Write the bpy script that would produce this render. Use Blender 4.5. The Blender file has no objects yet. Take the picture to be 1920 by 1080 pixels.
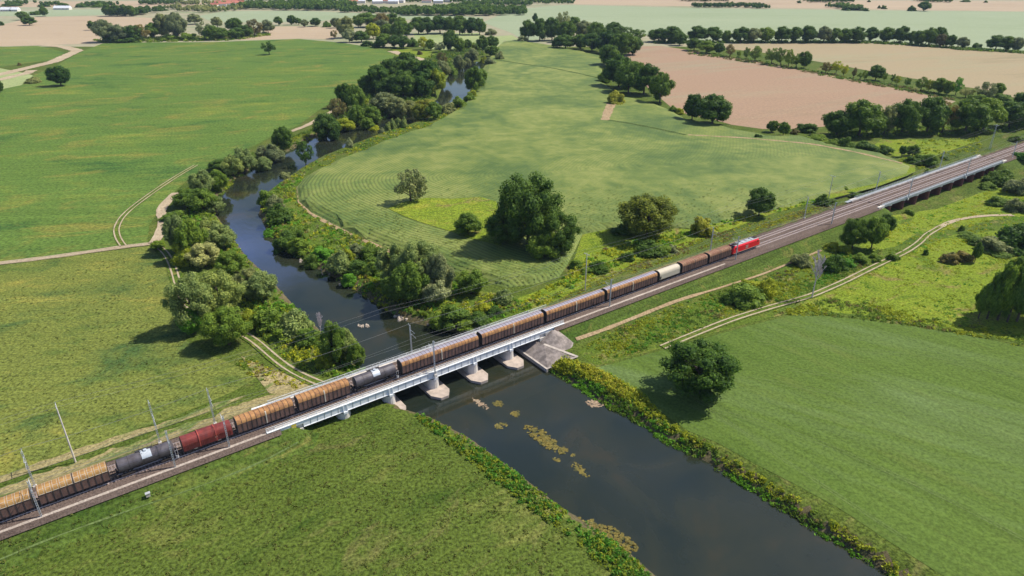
import bpy, math, random
import numpy as np
from mathutils import Vector, Matrix
from mathutils.geometry import delaunay_2d_cdt

S = bpy.context.scene
COL = S.collection
# ---------------------------------------------------------------- camera
CZ = 102.5            # camera height above the fields
RZ = 4.5              # rail height above the fields
PITCH = math.atan(620.0 / 1280.0)
cam = bpy.data.cameras.new('camera'); cam.lens = 24.0; cam.sensor_width = 36.0
cam.clip_start = 1.0; cam.clip_end = 20000.0
co = bpy.data.objects.new('camera', cam); COL.objects.link(co)
co.location = (0, 0, CZ); co.rotation_euler = (math.pi / 2 - PITCH, 0, 0)
S.camera = co
# ---------------------------------------------------------------- world, sun
SUN_AZ = math.atan2(0.935, 0.355)      # clockwise from +Y
SUN_EL = math.radians(51)
w = bpy.data.worlds.new('World'); S.world = w; w.use_nodes = True
nt = w.node_tree; bg = nt.nodes['Background']
sky = nt.nodes.new('ShaderNodeTexSky'); sky.sky_type = 'NISHITA'; sky.sun_disc = False
sky.sun_elevation = SUN_EL; sky.sun_rotation = SUN_AZ; sky.air_density = 1.0; sky.dust_density = 1.2
# unseen bluish cloud added low in the sky to brighten the river's reflection
tc = nt.nodes.new('ShaderNodeTexCoord'); mpg = nt.nodes.new('ShaderNodeMapping'); mpg.inputs['Scale'].default_value = (1, 1, 2.6)
nz = nt.nodes.new('ShaderNodeTexNoise'); nz.inputs['Scale'].default_value = 2.6; nz.inputs['Detail'].default_value = 6; nz.inputs['Roughness'].default_value = .6
nt.links.new(tc.outputs['Generated'], mpg.inputs[0]); nt.links.new(mpg.outputs[0], nz.inputs[0])
cr = nt.nodes.new('ShaderNodeValToRGB'); cr.color_ramp.elements[0].position = .48; cr.color_ramp.elements[1].position = .68; nt.links.new(nz.outputs[0], cr.inputs[0])
sx = nt.nodes.new('ShaderNodeSeparateXYZ'); nt.links.new(tc.outputs['Generated'], sx.inputs[0])
lo = nt.nodes.new('ShaderNodeMapRange'); lo.inputs['From Min'].default_value = .72; lo.inputs['From Max'].default_value = .38; nt.links.new(sx.outputs['Z'], lo.inputs['Value'])
mm = nt.nodes.new('ShaderNodeMath'); mm.operation = 'MULTIPLY'; nt.links.new(cr.outputs[0], mm.inputs[0]); nt.links.new(lo.outputs[0], mm.inputs[1])
mx = nt.nodes.new('ShaderNodeMixRGB'); mx.inputs[2].default_value = (5.0, 7.5, 17.0, 1); nt.links.new(mm.outputs[0], mx.inputs[0]); nt.links.new(sky.outputs[0], mx.inputs[1])
nt.links.new(mx.outputs[0], bg.inputs[0]); bg.inputs[1].default_value = 0.088
sl = bpy.data.lights.new('sun', 'SUN'); sl.energy = 5.0; sl.angle = math.radians(0.5); sl.color = (1.0, 0.935, 0.82)
so = bpy.data.objects.new('sun', sl); COL.objects.link(so)
sd = Vector((math.sin(SUN_AZ) * math.cos(SUN_EL), math.cos(SUN_AZ) * math.cos(SUN_EL), math.sin(SUN_EL)))
so.rotation_euler = (-sd).to_track_quat('-Z', 'Y').to_euler(); so.location = (200, 0, 300)
S.view_settings.view_transform = 'Standard'; S.view_settings.look = 'None'
S.view_settings.exposure = 0.42; S.view_settings.gamma = 1.0
S.render.engine = 'CYCLES'
S.cycles.volume_bounces = 0; S.cycles.max_bounces = 6; S.cycles.diffuse_bounces = 3
S.cycles.transmission_bounces = 4; S.cycles.transparent_max_bounces = 6
S.cycles.volume_max_steps = 64

# ---------------------------------------------------------------- survey: photo points laid on the plain
cp, sp = math.cos(PITCH), math.sin(PITCH)
def G(px, py, z=0.0):
    """world x,y of the point at height z seen at photo point px,py (1920 wide)"""
    x = px - 960.0; y = 540.0 - py
    up = y * cp - 1280 * sp; fw = 1280 * cp + y * sp; t = (z - CZ) / up
    return (x * t, fw * t)
def mpp(px, py, z=0.0):
    """metres per photo pixel and cosine/sine of the view's depression there"""
    X, Y = G(px, py, z); dz = z - CZ
    zc = Y * cp - dz * sp; d = math.hypot(math.hypot(X, Y), dz)
    return zc / 1280.0, math.hypot(X, Y) / d, -dz / d
TH = math.radians(36.09)
EU = np.array([math.cos(TH), math.sin(TH)]); NV = np.array([EU[1], -EU[0]]); OO = np.array([0, 171.53])
def UVW(u, v, z=0.0):
    p = OO + u * EU + v * NV
    return (p[0], p[1], z)

# ---------------------------------------------------------------- tagging and meshes
def tag(o, label=None, cat=None, group=None, kind=None):
    if label: o['label'] = label
    if cat: o['category'] = cat
    if group: o['group'] = group
    if kind: o['kind'] = kind
    return o
def empty(name, loc, rz=0.0, label=None, cat=None, group=None):
    o = bpy.data.objects.new(name, None); COL.objects.link(o); o.location = loc; o.rotation_euler = (0, 0, rz)
    o.empty_display_size = 0.5
    return tag(o, label, cat, group)
def link_mesh(name, me, parent=None):
    o = bpy.data.objects.new(name, me); COL.objects.link(o)
    if parent is not None: o.parent = parent
    return o
def mesh_np(name, V, F, mats, attr=None, smooth=False, mi=None):
    """V Nx3, F Mx4 or Mx3"""
    V = np.asarray(V, dtype=np.float32); F = np.asarray(F, dtype=np.int32)
    me = bpy.data.meshes.new(name); k = F.shape[1]
    me.vertices.add(len(V)); me.vertices.foreach_set('co', V.ravel())
    me.loops.add(F.size); me.loops.foreach_set('vertex_index', F.ravel())
    me.polygons.add(len(F)); me.polygons.foreach_set('loop_start', np.arange(0, F.size, k, dtype=np.int32))
    me.polygons.foreach_set('loop_total', np.full(len(F), k, dtype=np.int32))
    me.polygons.foreach_set('use_smooth', np.full(len(F), smooth, dtype=bool))
    for m in (mats if isinstance(mats, (list, tuple)) else [mats]): me.materials.append(m)
    if mi is not None: me.polygons.foreach_set('material_index', np.asarray(mi, dtype=np.int32))
    me.update(calc_edges=True)
    if attr:
        for an, (dom, vals) in attr.items():
            a = me.attributes.new(an, 'FLOAT', dom); a.data.foreach_set('value', np.asarray(vals, dtype=np.float32))
    return me

class MB:
    """collects boxes, tubes and swept profiles for one mesh"""
    def __init__(s): s.v = []; s.f = []; s.m = []
    def add(s, vs, fs, m=0):
        b = len(s.v); s.v += [tuple(v) for v in vs]
        for f in fs: s.f.append([b + i for i in f]); s.m.append(m)
    def box(s, x0, x1, y0, y1, z0, z1, m=0):
        s.add([(x0,y0,z0),(x1,y0,z0),(x1,y1,z0),(x0,y1,z0),(x0,y0,z1),(x1,y0,z1),(x1,y1,z1),(x0,y1,z1)],
              [(0,3,2,1),(4,5,6,7),(0,1,5,4),(1,2,6,5),(2,3,7,6),(3,0,4,7)], m)
    def tube(s, p0, p1, r0, r1=None, n=8, m=0, cap=True):
        r1 = r0 if r1 is None else r1
        p0 = Vector(p0); p1 = Vector(p1); d = (p1 - p0).normalized()
        a = d.orthogonal().normalized(); b = d.cross(a); vs = []
        for p, r in ((p0, r0), (p1, r1)):
            for i in range(n):
                t = 2 * math.pi * i / n; vs.append(p + (a * math.cos(t) + b * math.sin(t)) * r)
        fs = [(i, (i + 1) % n, n + (i + 1) % n, n + i) for i in range(n)]
        if cap: fs += [tuple(range(n))[::-1], tuple(range(n, 2 * n))]
        s.add(vs, fs, m)
    def sweep(s, prof, x0, x1, m=0, caps=True, closed=True, ms=None):
        """profile of (y,z) swept along x"""
        n = len(prof); vs = [(x0, y, z) for y, z in prof] + [(x1, y, z) for y, z in prof]
        b = len(s.v); s.v += vs
        for i in range(n if closed else n - 1):
            j = (i + 1) % n; s.f.append([b + i, b + j, b + n + j, b + n + i]); s.m.append(ms[i] if ms else m)
        if caps: s.f.append([b + i for i in range(n)][::-1]); s.m.append(m); s.f.append([b + n + i for i in range(n)]); s.m.append(m)
    def prism(s, poly, z0, z1, m=0):
        n = len(poly); vs = [(x, y, z0) for x, y in poly] + [(x, y, z1) for x, y in poly]
        fs = [(i, (i + 1) % n, n + (i + 1) % n, n + i) for i in range(n)] + [tuple(range(n))[::-1], tuple(range(n, 2 * n))]
        s.add(vs, fs, m)
    def mesh(s, name, mats, smooth=False):
        me = bpy.data.meshes.new(name); me.from_pydata(s.v, [], s.f)
        for m in (mats if isinstance(mats, (list, tuple)) else [mats]): me.materials.append(m)
        me.polygons.foreach_set('material_index', s.m)
        if smooth: me.polygons.foreach_set('use_smooth', [True] * len(me.polygons))
        me.update(); return me
    def build(s, name, mats, parent=None, smooth=False):
        return link_mesh(name, s.mesh(name, mats, smooth), parent)

# ---------------------------------------------------------------- materials
def new_mat(name):
    m = bpy.data.materials.new(name); m.use_nodes = True
    nt = m.node_tree; return m, nt, nt.nodes['Principled BSDF']
def nod(nt, typ, **kw):
    n = nt.nodes.new(typ)
    for k, v in kw.items(): setattr(n, k, v)
    return n
def vcoord(nt, scale=(1,1,1), rot=0.0, obj=False):
    if obj: src = nod(nt, 'ShaderNodeTexCoord').outputs['Object']
    else: src = nod(nt, 'ShaderNodeNewGeometry').outputs['Position']
    mp = nod(nt, 'ShaderNodeMapping'); nt.links.new(src, mp.inputs[0])
    mp.vector_type = 'TEXTURE'; mp.inputs['Rotation'].default_value = (0, 0, rot); mp.inputs['Scale'].default_value = tuple(1.0 / q for q in scale)
    return mp.outputs[0]
def noise(nt, vec, scale, detail=3.0, rough=0.55, dist=0.0):
    n = nod(nt, 'ShaderNodeTexNoise'); nt.links.new(vec, n.inputs['Vector'])
    n.inputs['Scale'].default_value = scale; n.inputs['Detail'].default_value = detail
    n.inputs['Roughness'].default_value = rough; n.inputs['Distortion'].default_value = dist
    return n.outputs['Fac']
def ramp(nt, fac, stops):
    r = nod(nt, 'ShaderNodeValToRGB'); nt.links.new(fac, r.inputs[0]); cr = r.color_ramp
    while len(cr.elements) < len(stops): cr.elements.new(0.5)
    for e, (p, c) in zip(cr.elements, stops):
        e.position = p; e.color = (c[0], c[1], c[2], 1) if not isinstance(c, float) else (c, c, c, 1)
    return r.outputs[0]
def mix(nt, fac, a, b, mode='MIX'):
    m = nod(nt, 'ShaderNodeMixRGB', blend_type=mode)
    for i, x in ((0, fac), (1, a), (2, b)):
        if isinstance(x, (int, float)): m.inputs[i].default_value = x if i == 0 else (x, x, x, 1)
        elif isinstance(x, tuple): m.inputs[i].default_value = (x[0], x[1], x[2], 1)
        else: nt.links.new(x, m.inputs[i])
    return m.outputs[0]
def bump(nt, b, h, strength=0.5, dist=0.3):
    n = nod(nt, 'ShaderNodeBump'); n.inputs['Strength'].default_value = strength; n.inputs['Distance'].default_value = dist
    nt.links.new(h, n.inputs['Height']); nt.links.new(n.outputs[0], b.inputs['Normal'])
def math_(nt, op, a, b=0.0):
    n = nod(nt, 'ShaderNodeMath', operation=op)
    for i, x in ((0, a), (1, b)):
        if isinstance(x, (int, float)): n.inputs[i].default_value = x
        else: nt.links.new(x, n.inputs[i])
    return n.outputs[0]
def attr_(nt, name):
    return nod(nt, 'ShaderNodeAttribute', attribute_name=name).outputs['Fac']

def field_mat(name, cols, big=40., mid=7., fine=0.9, stretch=1.0, rot=0.0, fineamt=0.35, bmp=0.25, patch=None, patch_at=(0.55, 0.7), patch_scale=25., streak=0.0, swid=1.6, srot=None):
    """ground cover: three base colours by big noise, streaks along rot, fine speckle; optional patch colour"""
    m, nt, b = new_mat(name)
    v = vcoord(nt, (1.0 / stretch, 1, 1), rot); v0 = vcoord(nt)
    n1 = noise(nt, v, 1.0 / big, 4, 0.6, 0.6); n2 = noise(nt, v, 1.0 / mid, 5, 0.65, 0.4); n3 = noise(nt, v0, 1.0 / fine, 4, 0.7)
    f = math_(nt, 'ADD', math_(nt, 'MULTIPLY', n1, 0.6), math_(nt, 'MULTIPLY', n2, 0.4))
    c = ramp(nt, f, [(0.36, cols[0]), (0.47, cols[1]), (0.54, cols[1]), (0.66, cols[2])])
    if patch:
        n4 = noise(nt, vcoord(nt, (1.0 / stretch, 1, 1), rot + 0.3), 1.0 / patch_scale, 5, 0.65, 0.8)
        c = mix(nt, ramp(nt, n4, [(patch_at[0], 0.0), (patch_at[1], 1.0)]), c, patch)
    k = ramp(nt, n3, [(0.30, 1.0 - fineamt), (0.5, 1.0), (0.72, 1.0 + fineamt)])
    # ramp colours clamp at 1, so scale the speckle by a half and lift it back
    k = ramp(nt, n3, [(0.36, (1 - fineamt) * 0.5), (0.5, 0.5), (0.64, min(1.0, (1 + fineamt) * 0.5))])
    if streak:
        n5 = noise(nt, vcoord(nt, (1.0 / 40, 1, 1), rot if srot is None else srot), 1.0 / swid, 3, .6, .15)
        k5 = ramp(nt, n5, [(.3, .5 * (1 - streak)), (.5, .5), (.7, .5 * (1 + streak))]); c = mix(nt, 1.0, mix(nt, 1.0, c, k5, 'MULTIPLY'), 2.0, 'MULTIPLY')
    c2 = mix(nt, 1.0, c, k, 'MULTIPLY'); c3 = mix(nt, 1.0, c2, 2.0, 'MULTIPLY')
    nt.links.new(c3, b.inputs['Base Color']); b.inputs['Roughness'].default_value = 0.9
    b.inputs['Specular IOR Level'].default_value = 0.05
    bump(nt, b, math_(nt, 'ADD', n3, n2), bmp, 0.5)
    return m
def plain_mat(name, c, rough=0.6, metal=0.0, var=0.25, scale=1.5, stretch=(1,1,1), spec=0.4, c2=None, at=(0.35, 0.65), bmp=0.0):
    m, nt, b = new_mat(name)
    v = vcoord(nt, stretch, 0, True); n = noise(nt, v, scale, 5, 0.65)
    if c2 is None: c2 = tuple(x * (1 - var) for x in c)
    col = ramp(nt, n, [(at[0], c2), (at[1], c)])
    nt.links.new(col, b.inputs['Base Color']); b.inputs['Roughness'].default_value = rough
    b.inputs['Metallic'].default_value = metal; b.inputs['Specular IOR Level'].default_value = spec
    if bmp: bump(nt, b, n, bmp, 0.1)
    return m
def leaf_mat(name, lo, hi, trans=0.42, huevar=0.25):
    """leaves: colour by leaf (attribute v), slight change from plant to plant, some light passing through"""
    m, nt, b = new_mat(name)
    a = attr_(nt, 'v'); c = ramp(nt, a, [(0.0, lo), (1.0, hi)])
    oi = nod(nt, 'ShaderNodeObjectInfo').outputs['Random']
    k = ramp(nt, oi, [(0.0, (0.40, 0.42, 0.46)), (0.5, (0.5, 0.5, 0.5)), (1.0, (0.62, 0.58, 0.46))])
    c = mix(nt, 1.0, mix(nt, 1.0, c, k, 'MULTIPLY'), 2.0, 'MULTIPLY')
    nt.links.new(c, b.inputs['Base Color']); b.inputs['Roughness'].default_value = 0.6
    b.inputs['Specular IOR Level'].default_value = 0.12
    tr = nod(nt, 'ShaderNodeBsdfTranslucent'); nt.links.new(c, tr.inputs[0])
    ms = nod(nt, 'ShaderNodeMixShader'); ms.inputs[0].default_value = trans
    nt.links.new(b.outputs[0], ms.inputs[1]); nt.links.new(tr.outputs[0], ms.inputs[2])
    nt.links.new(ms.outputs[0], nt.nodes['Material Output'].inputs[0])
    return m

M = {}
M['meadow'] = field_mat('meadow', [(0.038,0.067,0.010), (0.070,0.100,0.017), (0.136,0.145,0.037)], 26, 5, .7, 2.0, .63, .60, .5, (0.140,0.125,0.046), (.56,.74), 10, .12, 1.4)
M['field_nw'] = field_mat('clover_field', [(0.041,0.093,0.022), (0.085,0.141,0.028), (0.151,0.186,0.034)], 55, 12, 1.4, 2.0, .12, .42, .4, (0.174,0.167,0.037), (.54,.70), 24, .14, 3.0)
M['field_sw'] = field_mat('hay_meadow', [(0.061,0.100,0.022), (0.125,0.148,0.032), (0.216,0.201,0.043)], 34, 6, .8, 1.8, .03, .50, .22, (0.050,0.091,0.026), (.53,.68), 20, .10, 1.6)
M['field_se'] = field_mat('young_crop', [(0.050,0.090,0.014), (0.079,0.124,0.024), (0.108,0.140,0.033)], 46, 6, .8, 5.0, -.85, .28, .2, (0.108,0.158,0.053), (.50,.72), 22, .13, 1.8)
M['glade'] = field_mat('wild_grass', [(0.070,0.120,0.012), (0.140,0.189,0.018), (0.225,0.235,0.029)], 13, 4, .8, 1.6, .1, .5, .5, (0.171,0.143,0.048), (.55,.70), 9)
M['rough'] = field_mat('rough_grass', [(0.039,0.080,0.011), (0.078,0.118,0.016), (0.142,0.155,0.031)], 14, 4, .7, 1.5, .6, .5, .5, (0.196,0.165,0.058), (.56,.70), 8)
M['slope'] = field_mat('slope_grass', [(0.039,0.075,0.012), (0.061,0.095,0.017), (0.108,0.128,0.027)], 16, 4, .7, 1.8, .63, .45, .45, (0.157,0.140,0.041), (.60,.75), 8, .25, .8)
M['verge'] = field_mat('dry_verge', [(.16,.15,.06), (.25,.21,.10), (.33,.27,.15)], 14, 3, .7, 3.0, .63, .4, .4, (.10,.14,.035), (.52,.62), 7)
M['stubble'] = field_mat('stubble_field', [(0.232,0.194,0.116), (0.290,0.234,0.144), (0.309,0.249,0.158)], 90, 9, 2.2, 6.0, .2, .10, .1, (0.267,0.249,0.151), (.5,.66), 60)
M['stubble_red'] = field_mat('bare_stubble', [(0.246,0.176,0.116), (0.285,0.194,0.131), (0.285,0.221,0.144)], 90, 9, 2.2, 5.0, .25, .12, .1, (0.265,0.224,0.148), (.5,.66), 60)
M['tan'] = field_mat('harvested_field', [(0.309,0.236,0.159), (0.351,0.274,0.188), (0.379,0.298,0.206)], 120, 15, 3, 3.0, 0, .08, .1)
M['pale'] = field_mat('pale_crop', [(0.211,0.257,0.147), (0.242,0.284,0.176), (0.273,0.310,0.199)], 160, 20, 4, 4.0, 0, .08, .1)
M['pale2'] = field_mat('pale_meadow', [(.20,.25,.10), (.25,.295,.13), (.30,.33,.16)], 60, 8, 2, 3.0, 0, .2, .2)
M['dirt'] = field_mat('dirt_track', [(.26,.20,.13), (.36,.29,.20), (.46,.38,.28)], 12, 2, .5, 1, 0, .25, .3)
M['tyre'] = field_mat('worn_tyre_track', [(0.272,0.218,0.141), (0.352,0.289,0.200), (0.416,0.351,0.252)], 9, 2, .5, 1, 0, .2, .2)
M['farground'] = field_mat('distant_farmland', [(0.150,0.208,0.096), (0.285,0.264,0.176), (0.210,0.248,0.144)], 420, 60, 12, 3.0, 0, .1, .05)
M['bank'] = field_mat('bank_soil', [(.05,.07,.02), (.10,.085,.045), (.15,.12,.07)], 8, 2, .5, 1, 0, .4, .5)

def corn_mat():
    m, nt, b = new_mat('maize')
    v = vcoord(nt); n1 = noise(nt, v, 1 / 60., 4, .6, 1.0); n2 = noise(nt, v, 1 / 9., 5, .65, .5); n3 = noise(nt, v, 1 / .9, 4, .75)
    f = math_(nt, 'ADD', math_(nt, 'MULTIPLY', n1, .6), math_(nt, 'MULTIPLY', n2, .4))
    c = ramp(nt, f, [(.38, (.064,.108,.024)), (.47, (.102,.145,.031)), (.53, (.135,.172,.038)), (.62, (.185,.210,.054))])
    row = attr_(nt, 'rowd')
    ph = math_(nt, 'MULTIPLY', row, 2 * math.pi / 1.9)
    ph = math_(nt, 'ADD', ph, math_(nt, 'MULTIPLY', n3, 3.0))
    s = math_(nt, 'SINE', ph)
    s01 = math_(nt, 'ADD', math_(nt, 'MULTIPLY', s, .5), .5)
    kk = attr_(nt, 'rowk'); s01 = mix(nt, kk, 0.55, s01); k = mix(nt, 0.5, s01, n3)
    k = ramp(nt, k, [(.22, .36), (.42, .48), (.75, .57)])  # row gaps darkened in the colour, standing for shade and soil between rows
    c = mix(nt, 1.0, mix(nt, 1.0, c, k, 'MULTIPLY'), 2.0, 'MULTIPLY')
    nt.links.new(c, b.inputs['Base Color']); b.inputs['Roughness'].default_value = .8; b.inputs['Specular IOR Level'].default_value = .2
    bump(nt, b, k, .6, .6); return m
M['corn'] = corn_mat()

def water_mat():
    m, nt, b = new_mat('river_water')
    v = vcoord(nt)
    n = noise(nt, v, 1 / 22., 4, .6, .8); c = ramp(nt, n, [(.35, (.012,.018,.014)), (.55, (.020,.024,.015)), (.75, (.036,.030,.014))])
    # brown shallows along the sides
    nt.links.new(c, b.inputs['Base Color']); b.inputs['Roughness'].default_value = .05; b.inputs['IOR'].default_value = 1.48
    b.inputs['Specular IOR Level'].default_value = .5
    w1 = noise(nt, vcoord(nt, (1, .45, 1), .7), .55, 3, .6); bump(nt, b, w1, .07, .3); return m
M['water'] = water_mat()
M['ballast'] = field_mat('brown_ballast', [(0.084,0.062,0.053), (0.124,0.092,0.078), (0.168,0.132,0.113)], 9, 2, .35, 3, .63, .35, .5)
M['ballast_pale'] = field_mat('pale_ballast', [(.27,.225,.195), (.36,.31,.27), (.44,.39,.35)], 9, 2, .35, 3, .63, .3, .4)
M['concrete'] = plain_mat('pale_concrete', (.62,.58,.53), .85, 0, .28, .35, bmp=.2)
M['concrete_grey'] = plain_mat('grey_concrete', (0.289,0.246,0.225), .9, 0, .5, .5, bmp=.4, at=(.4,.6))
M['brick'] = plain_mat('dark_red_brick', (.17,.06,.045), .9, 0, .4, 1.2)
M['white_steel'] = plain_mat('white_steel', (.72,.74,.76), .5, 0, .14, .4)
M['grey_steel'] = plain_mat('grey_steel', (.34,.37,.40), .5, .3, .2, .6)
M['galv'] = plain_mat('galvanised_steel', (.55,.57,.60), .45, .3, .15, 1.5)
M['rail'] = plain_mat('rail_steel', (.75,.66,.62), .35, .6, .2, 2)
M['sleeper'] = plain_mat('concrete_sleeper', (.24,.18,.16), .9, 0, .3, 1)
M['wire'] = plain_mat('copper_wire', (.30,.30,.28), .5, .5, .1, 1)
M['bark'] = plain_mat('bark', (.10,.075,.055), .95, 0, .4, 3)
M['bark_pale'] = plain_mat('pale_dead_bark', (.62,.54,.55), .95, 0, .3, 3)
M['footing'] = plain_mat('pinkish_concrete', (.47,.39,.33), .9, 0, .35, .6, bmp=.3)
M['edge'] = plain_mat('weathered_edge_concrete', (.44,.39,.35), .9, 0, .35, .9, bmp=.3)
M['stone'] = plain_mat('river_stone', (.50,.42,.34), .9, 0, .4, 1.5)
# ================================================================ river course
def px(poly, z=0.0): return [G(x, y, z) for x, y in poly]
LB = [(1420,1250),(1240,1090),(1150,1012),(1050,950),(960,880),(880,822),(805,782),(758,768),(725,742),(700,700),(672,688),(640,660),(592,612),(550,572),(505,522),(462,482),(432,442),(404,402),(408,372),(440,336),(480,312),(520,294),(556,276),(590,256),(640,244),(690,232),(722,222),(760,212),(800,200),(820,186),(834,152),(848,132),(880,117),(900,108),(922,100)]
RB = [(950,104),(918,118),(892,138),(878,180),(850,202),(800,224),(748,242),(715,252),(650,277),(600,297),(562,318),(522,345),(492,368),(486,402),(500,432),(530,462),(562,482),(602,508),(642,528),(690,560),(735,588),(760,602),(805,612),(860,625),(905,645),(962,650),(1020,686),(1072,716),(1130,755),(1200,792),(1250,828),(1330,868),(1400,912),(1480,962),(1560,1012),(1640,1062),(1690,1092),(1960,1250)]
_l = np.array(px(LB, -2.0)); _r = np.array(px(RB, -2.0)); _d = (_l[0] - _l[1]) / np.hypot(*(_l[0] - _l[1]))      # the river runs on below the picture
RIV = np.vstack([_l[0] + _d * 260, _l[0] + _d * 120 + [4, 0], _l, _r, _r[-1] + _d * 120, _r[-1] + _d * 260])
def inside_poly(P, poly):
    x, y = P[:, 0], P[:, 1]; c = np.zeros(len(P), bool); n = len(poly)
    for i in range(n):
        x0, y0 = poly[i]; x1, y1 = poly[(i + 1) % n]
        if y0 == y1: continue
        t = ((y0 > y) != (y1 > y)) & (x < (x1 - x0) * (y - y0) / (y1 - y0) + x0); c = c ^ t
    return c
def seg_dist(P, poly, closed=True):
    d = np.full(len(P), 1e9); n = len(poly)
    for i in range(n if closed else n - 1):
        a = np.array(poly[i]); b = np.array(poly[(i + 1) % n]); ab = b - a; L = (ab ** 2).sum()
        if L < 1e-9: continue
        t = np.clip(((P - a) @ ab) / L, 0, 1); q = a + t[:, None] * ab
        d = np.minimum(d, np.hypot(P[:, 0] - q[:, 0], P[:, 1] - q[:, 1]))
    return d
def smooth01(x): x = np.clip(x, 0, 1); return x * x * (3 - 2 * x)
B1 = (-66.0, 12.0)       # open length of the river bridge
B2 = (201.0, 322.0)      # open length of the flood bridge
def emb_height(u, v):
    """railway embankment: flat top, side slopes, and end slopes at the bridges"""
    top = RZ - 0.95
    dn = np.where(v > 3.0, v - 3.0, np.where(v < -8.5, -8.5 - v, 0.0)) / 1.7
    dg = np.zeros_like(u)
    for a, b in (B1, B2): dg = np.maximum(dg, np.where((u > a) & (u < b), np.minimum(u - a, b - u), 0.0))
    return np.clip(top - np.hypot(dn, dg / 1.2), 0, None)
def ground_z(X, Y):
    P = np.stack([X, Y], 1); R = P - OO; u = R @ EU; v = R @ NV
    z = emb_height(u, v)
    near = (Y < 800)
    d = np.full(len(P), 1e3); d[near] = seg_dist(P[near], RIV)
    ins = np.zeros(len(P), bool); ins[near] = inside_poly(P[near], RIV)
    bank = np.where(ins, -2.0 - np.minimum(d * .6, 1.6), np.minimum(-2.0 + d * 0.75, 0.0))
    z = np.where(ins, bank, np.where(d < 3.0, bank + z * smooth01(d / 4.0), z))
    # the flood channel under the brick bridge lies lower
    z = z - 1.7 * smooth01((u - 186) / 18) * smooth01((336 - u) / 18) * smooth01((v + 34) / 18) * smooth01((40 - v) / 22) * (z < .05)
    return z
def axis(a, b, step, far, grow=1.25):
    mid = list(np.arange(a, b + .1, step)); lo = []; s = step; p = a
    while p > -far: s *= grow; p -= s; lo.append(p)
    hi = []; s = step; p = b
    while p < far: s *= grow; p += s; hi.append(p)
    return np.array(lo[::-1] + mid + hi)
gx = axis(-250, 420, 2.0, 7500); gy = axis(-20, 700, 2.0, 7500)
XX, YY = np.meshgrid(gx, gy); ZZ = ground_z(XX.ravel(), YY.ravel())
nx, ny = len(gx), len(gy)
idx = np.arange(nx * ny).reshape(ny, nx)
GF = np.stack([idx[:-1, :-1].ravel(), idx[:-1, 1:].ravel(), idx[1:, 1:].ravel(), idx[1:, :-1].ravel()], 1)
cx = XX.ravel()[GF].mean(1); cy = YY.ravel()[GF].mean(1); cz = ZZ[GF].mean(1); zr = ZZ[GF].max(1) - ZZ[GF].min(1)
R = np.stack([cx, cy], 1) - OO; cu = R @ EU; cv = R @ NV
mi = np.zeros(len(GF), int)
mi[(cy > 900) | (np.abs(cx) > 900)] = 1
mi[(cz < -0.6) & (mi == 0) & (cu < 150)] = 2
emb = (cz > 0.15) & (cv > -25) & (cv < 25)
mi[emb & (cv > 0)] = 3
mi[emb & (cv <= 0)] = 3
# verge foot, dry path beside the line on the far side
gm = mesh_np('ground', np.stack([XX.ravel(), YY.ravel(), ZZ], 1), GF, [M['meadow'], M['farground'], M['bank'], M['slope'], M['verge']], smooth=True, mi=mi)
tag(link_mesh('ground', gm), kind='structure')
# water surface: one level sheet a little wider than the channel
def offset_poly(poly, d):
    P = np.array(poly); n = len(P); out = []
    area = 0.5 * sum(P[i][0] * P[(i + 1) % n][1] - P[(i + 1) % n][0] * P[i][1] for i in range(n)); sgn = 1 if area > 0 else -1
    for i in range(n):
        a = P[(i + 1) % n] - P[i - 1]; a = a / (np.hypot(*a) + 1e-9); out.append(P[i] + sgn * d * np.array([a[1], -a[0]]))
    return out
def sheet(name, poly, z, mat, step=0, attr=None, parent=None):
    """polygon filled with triangles; interior points every step metres"""
    P = [Vector((p[0], p[1])) for p in poly]; n = len(P); E = [(i, (i + 1) % n) for i in range(n)]
    if step:
        A = np.array(poly); xs = np.arange(A[:, 0].min(), A[:, 0].max(), step); ys = np.arange(A[:, 1].min(), A[:, 1].max(), step)
        a, b = np.meshgrid(xs, ys); Q = np.stack([a.ravel(), b.ravel()], 1); Q = Q[inside_poly(Q, poly)]
        Q = Q[seg_dist(Q, poly) > step * .3]; P += [Vector(q) for q in Q]
    vs, es, fs, *_ = delaunay_2d_cdt(P, E, [list(range(n))], 1, 1e-4)
    V = np.array([(v.x, v.y, 0) for v in vs]); V[:, 2] = z(V[:, 0], V[:, 1]) if callable(z) else z
    F = [f for f in fs if len(f) == 3] + [t for f in fs if len(f) > 3 for t in [(f[0], f[i], f[i + 1]) for i in range(1, len(f) - 1)]]
    F = np.array(F)
    a, b, c = V[F[:, 0]], V[F[:, 1]], V[F[:, 2]]
    cr = (b[:, 0] - a[:, 0]) * (c[:, 1] - a[:, 1]) - (b[:, 1] - a[:, 1]) * (c[:, 0] - a[:, 0]); F[cr < 0] = F[cr < 0][:, ::-1]
    at = {k: ('POINT', fn(V)) for k, fn in attr.items()} if attr else None
    me = mesh_np(name, V, F, mat, at)
    return link_mesh(name, me, parent)
tag(sheet('river', offset_poly(RIV.tolist(), 1.2), -2.0, M['water']), kind='structure')

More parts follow.
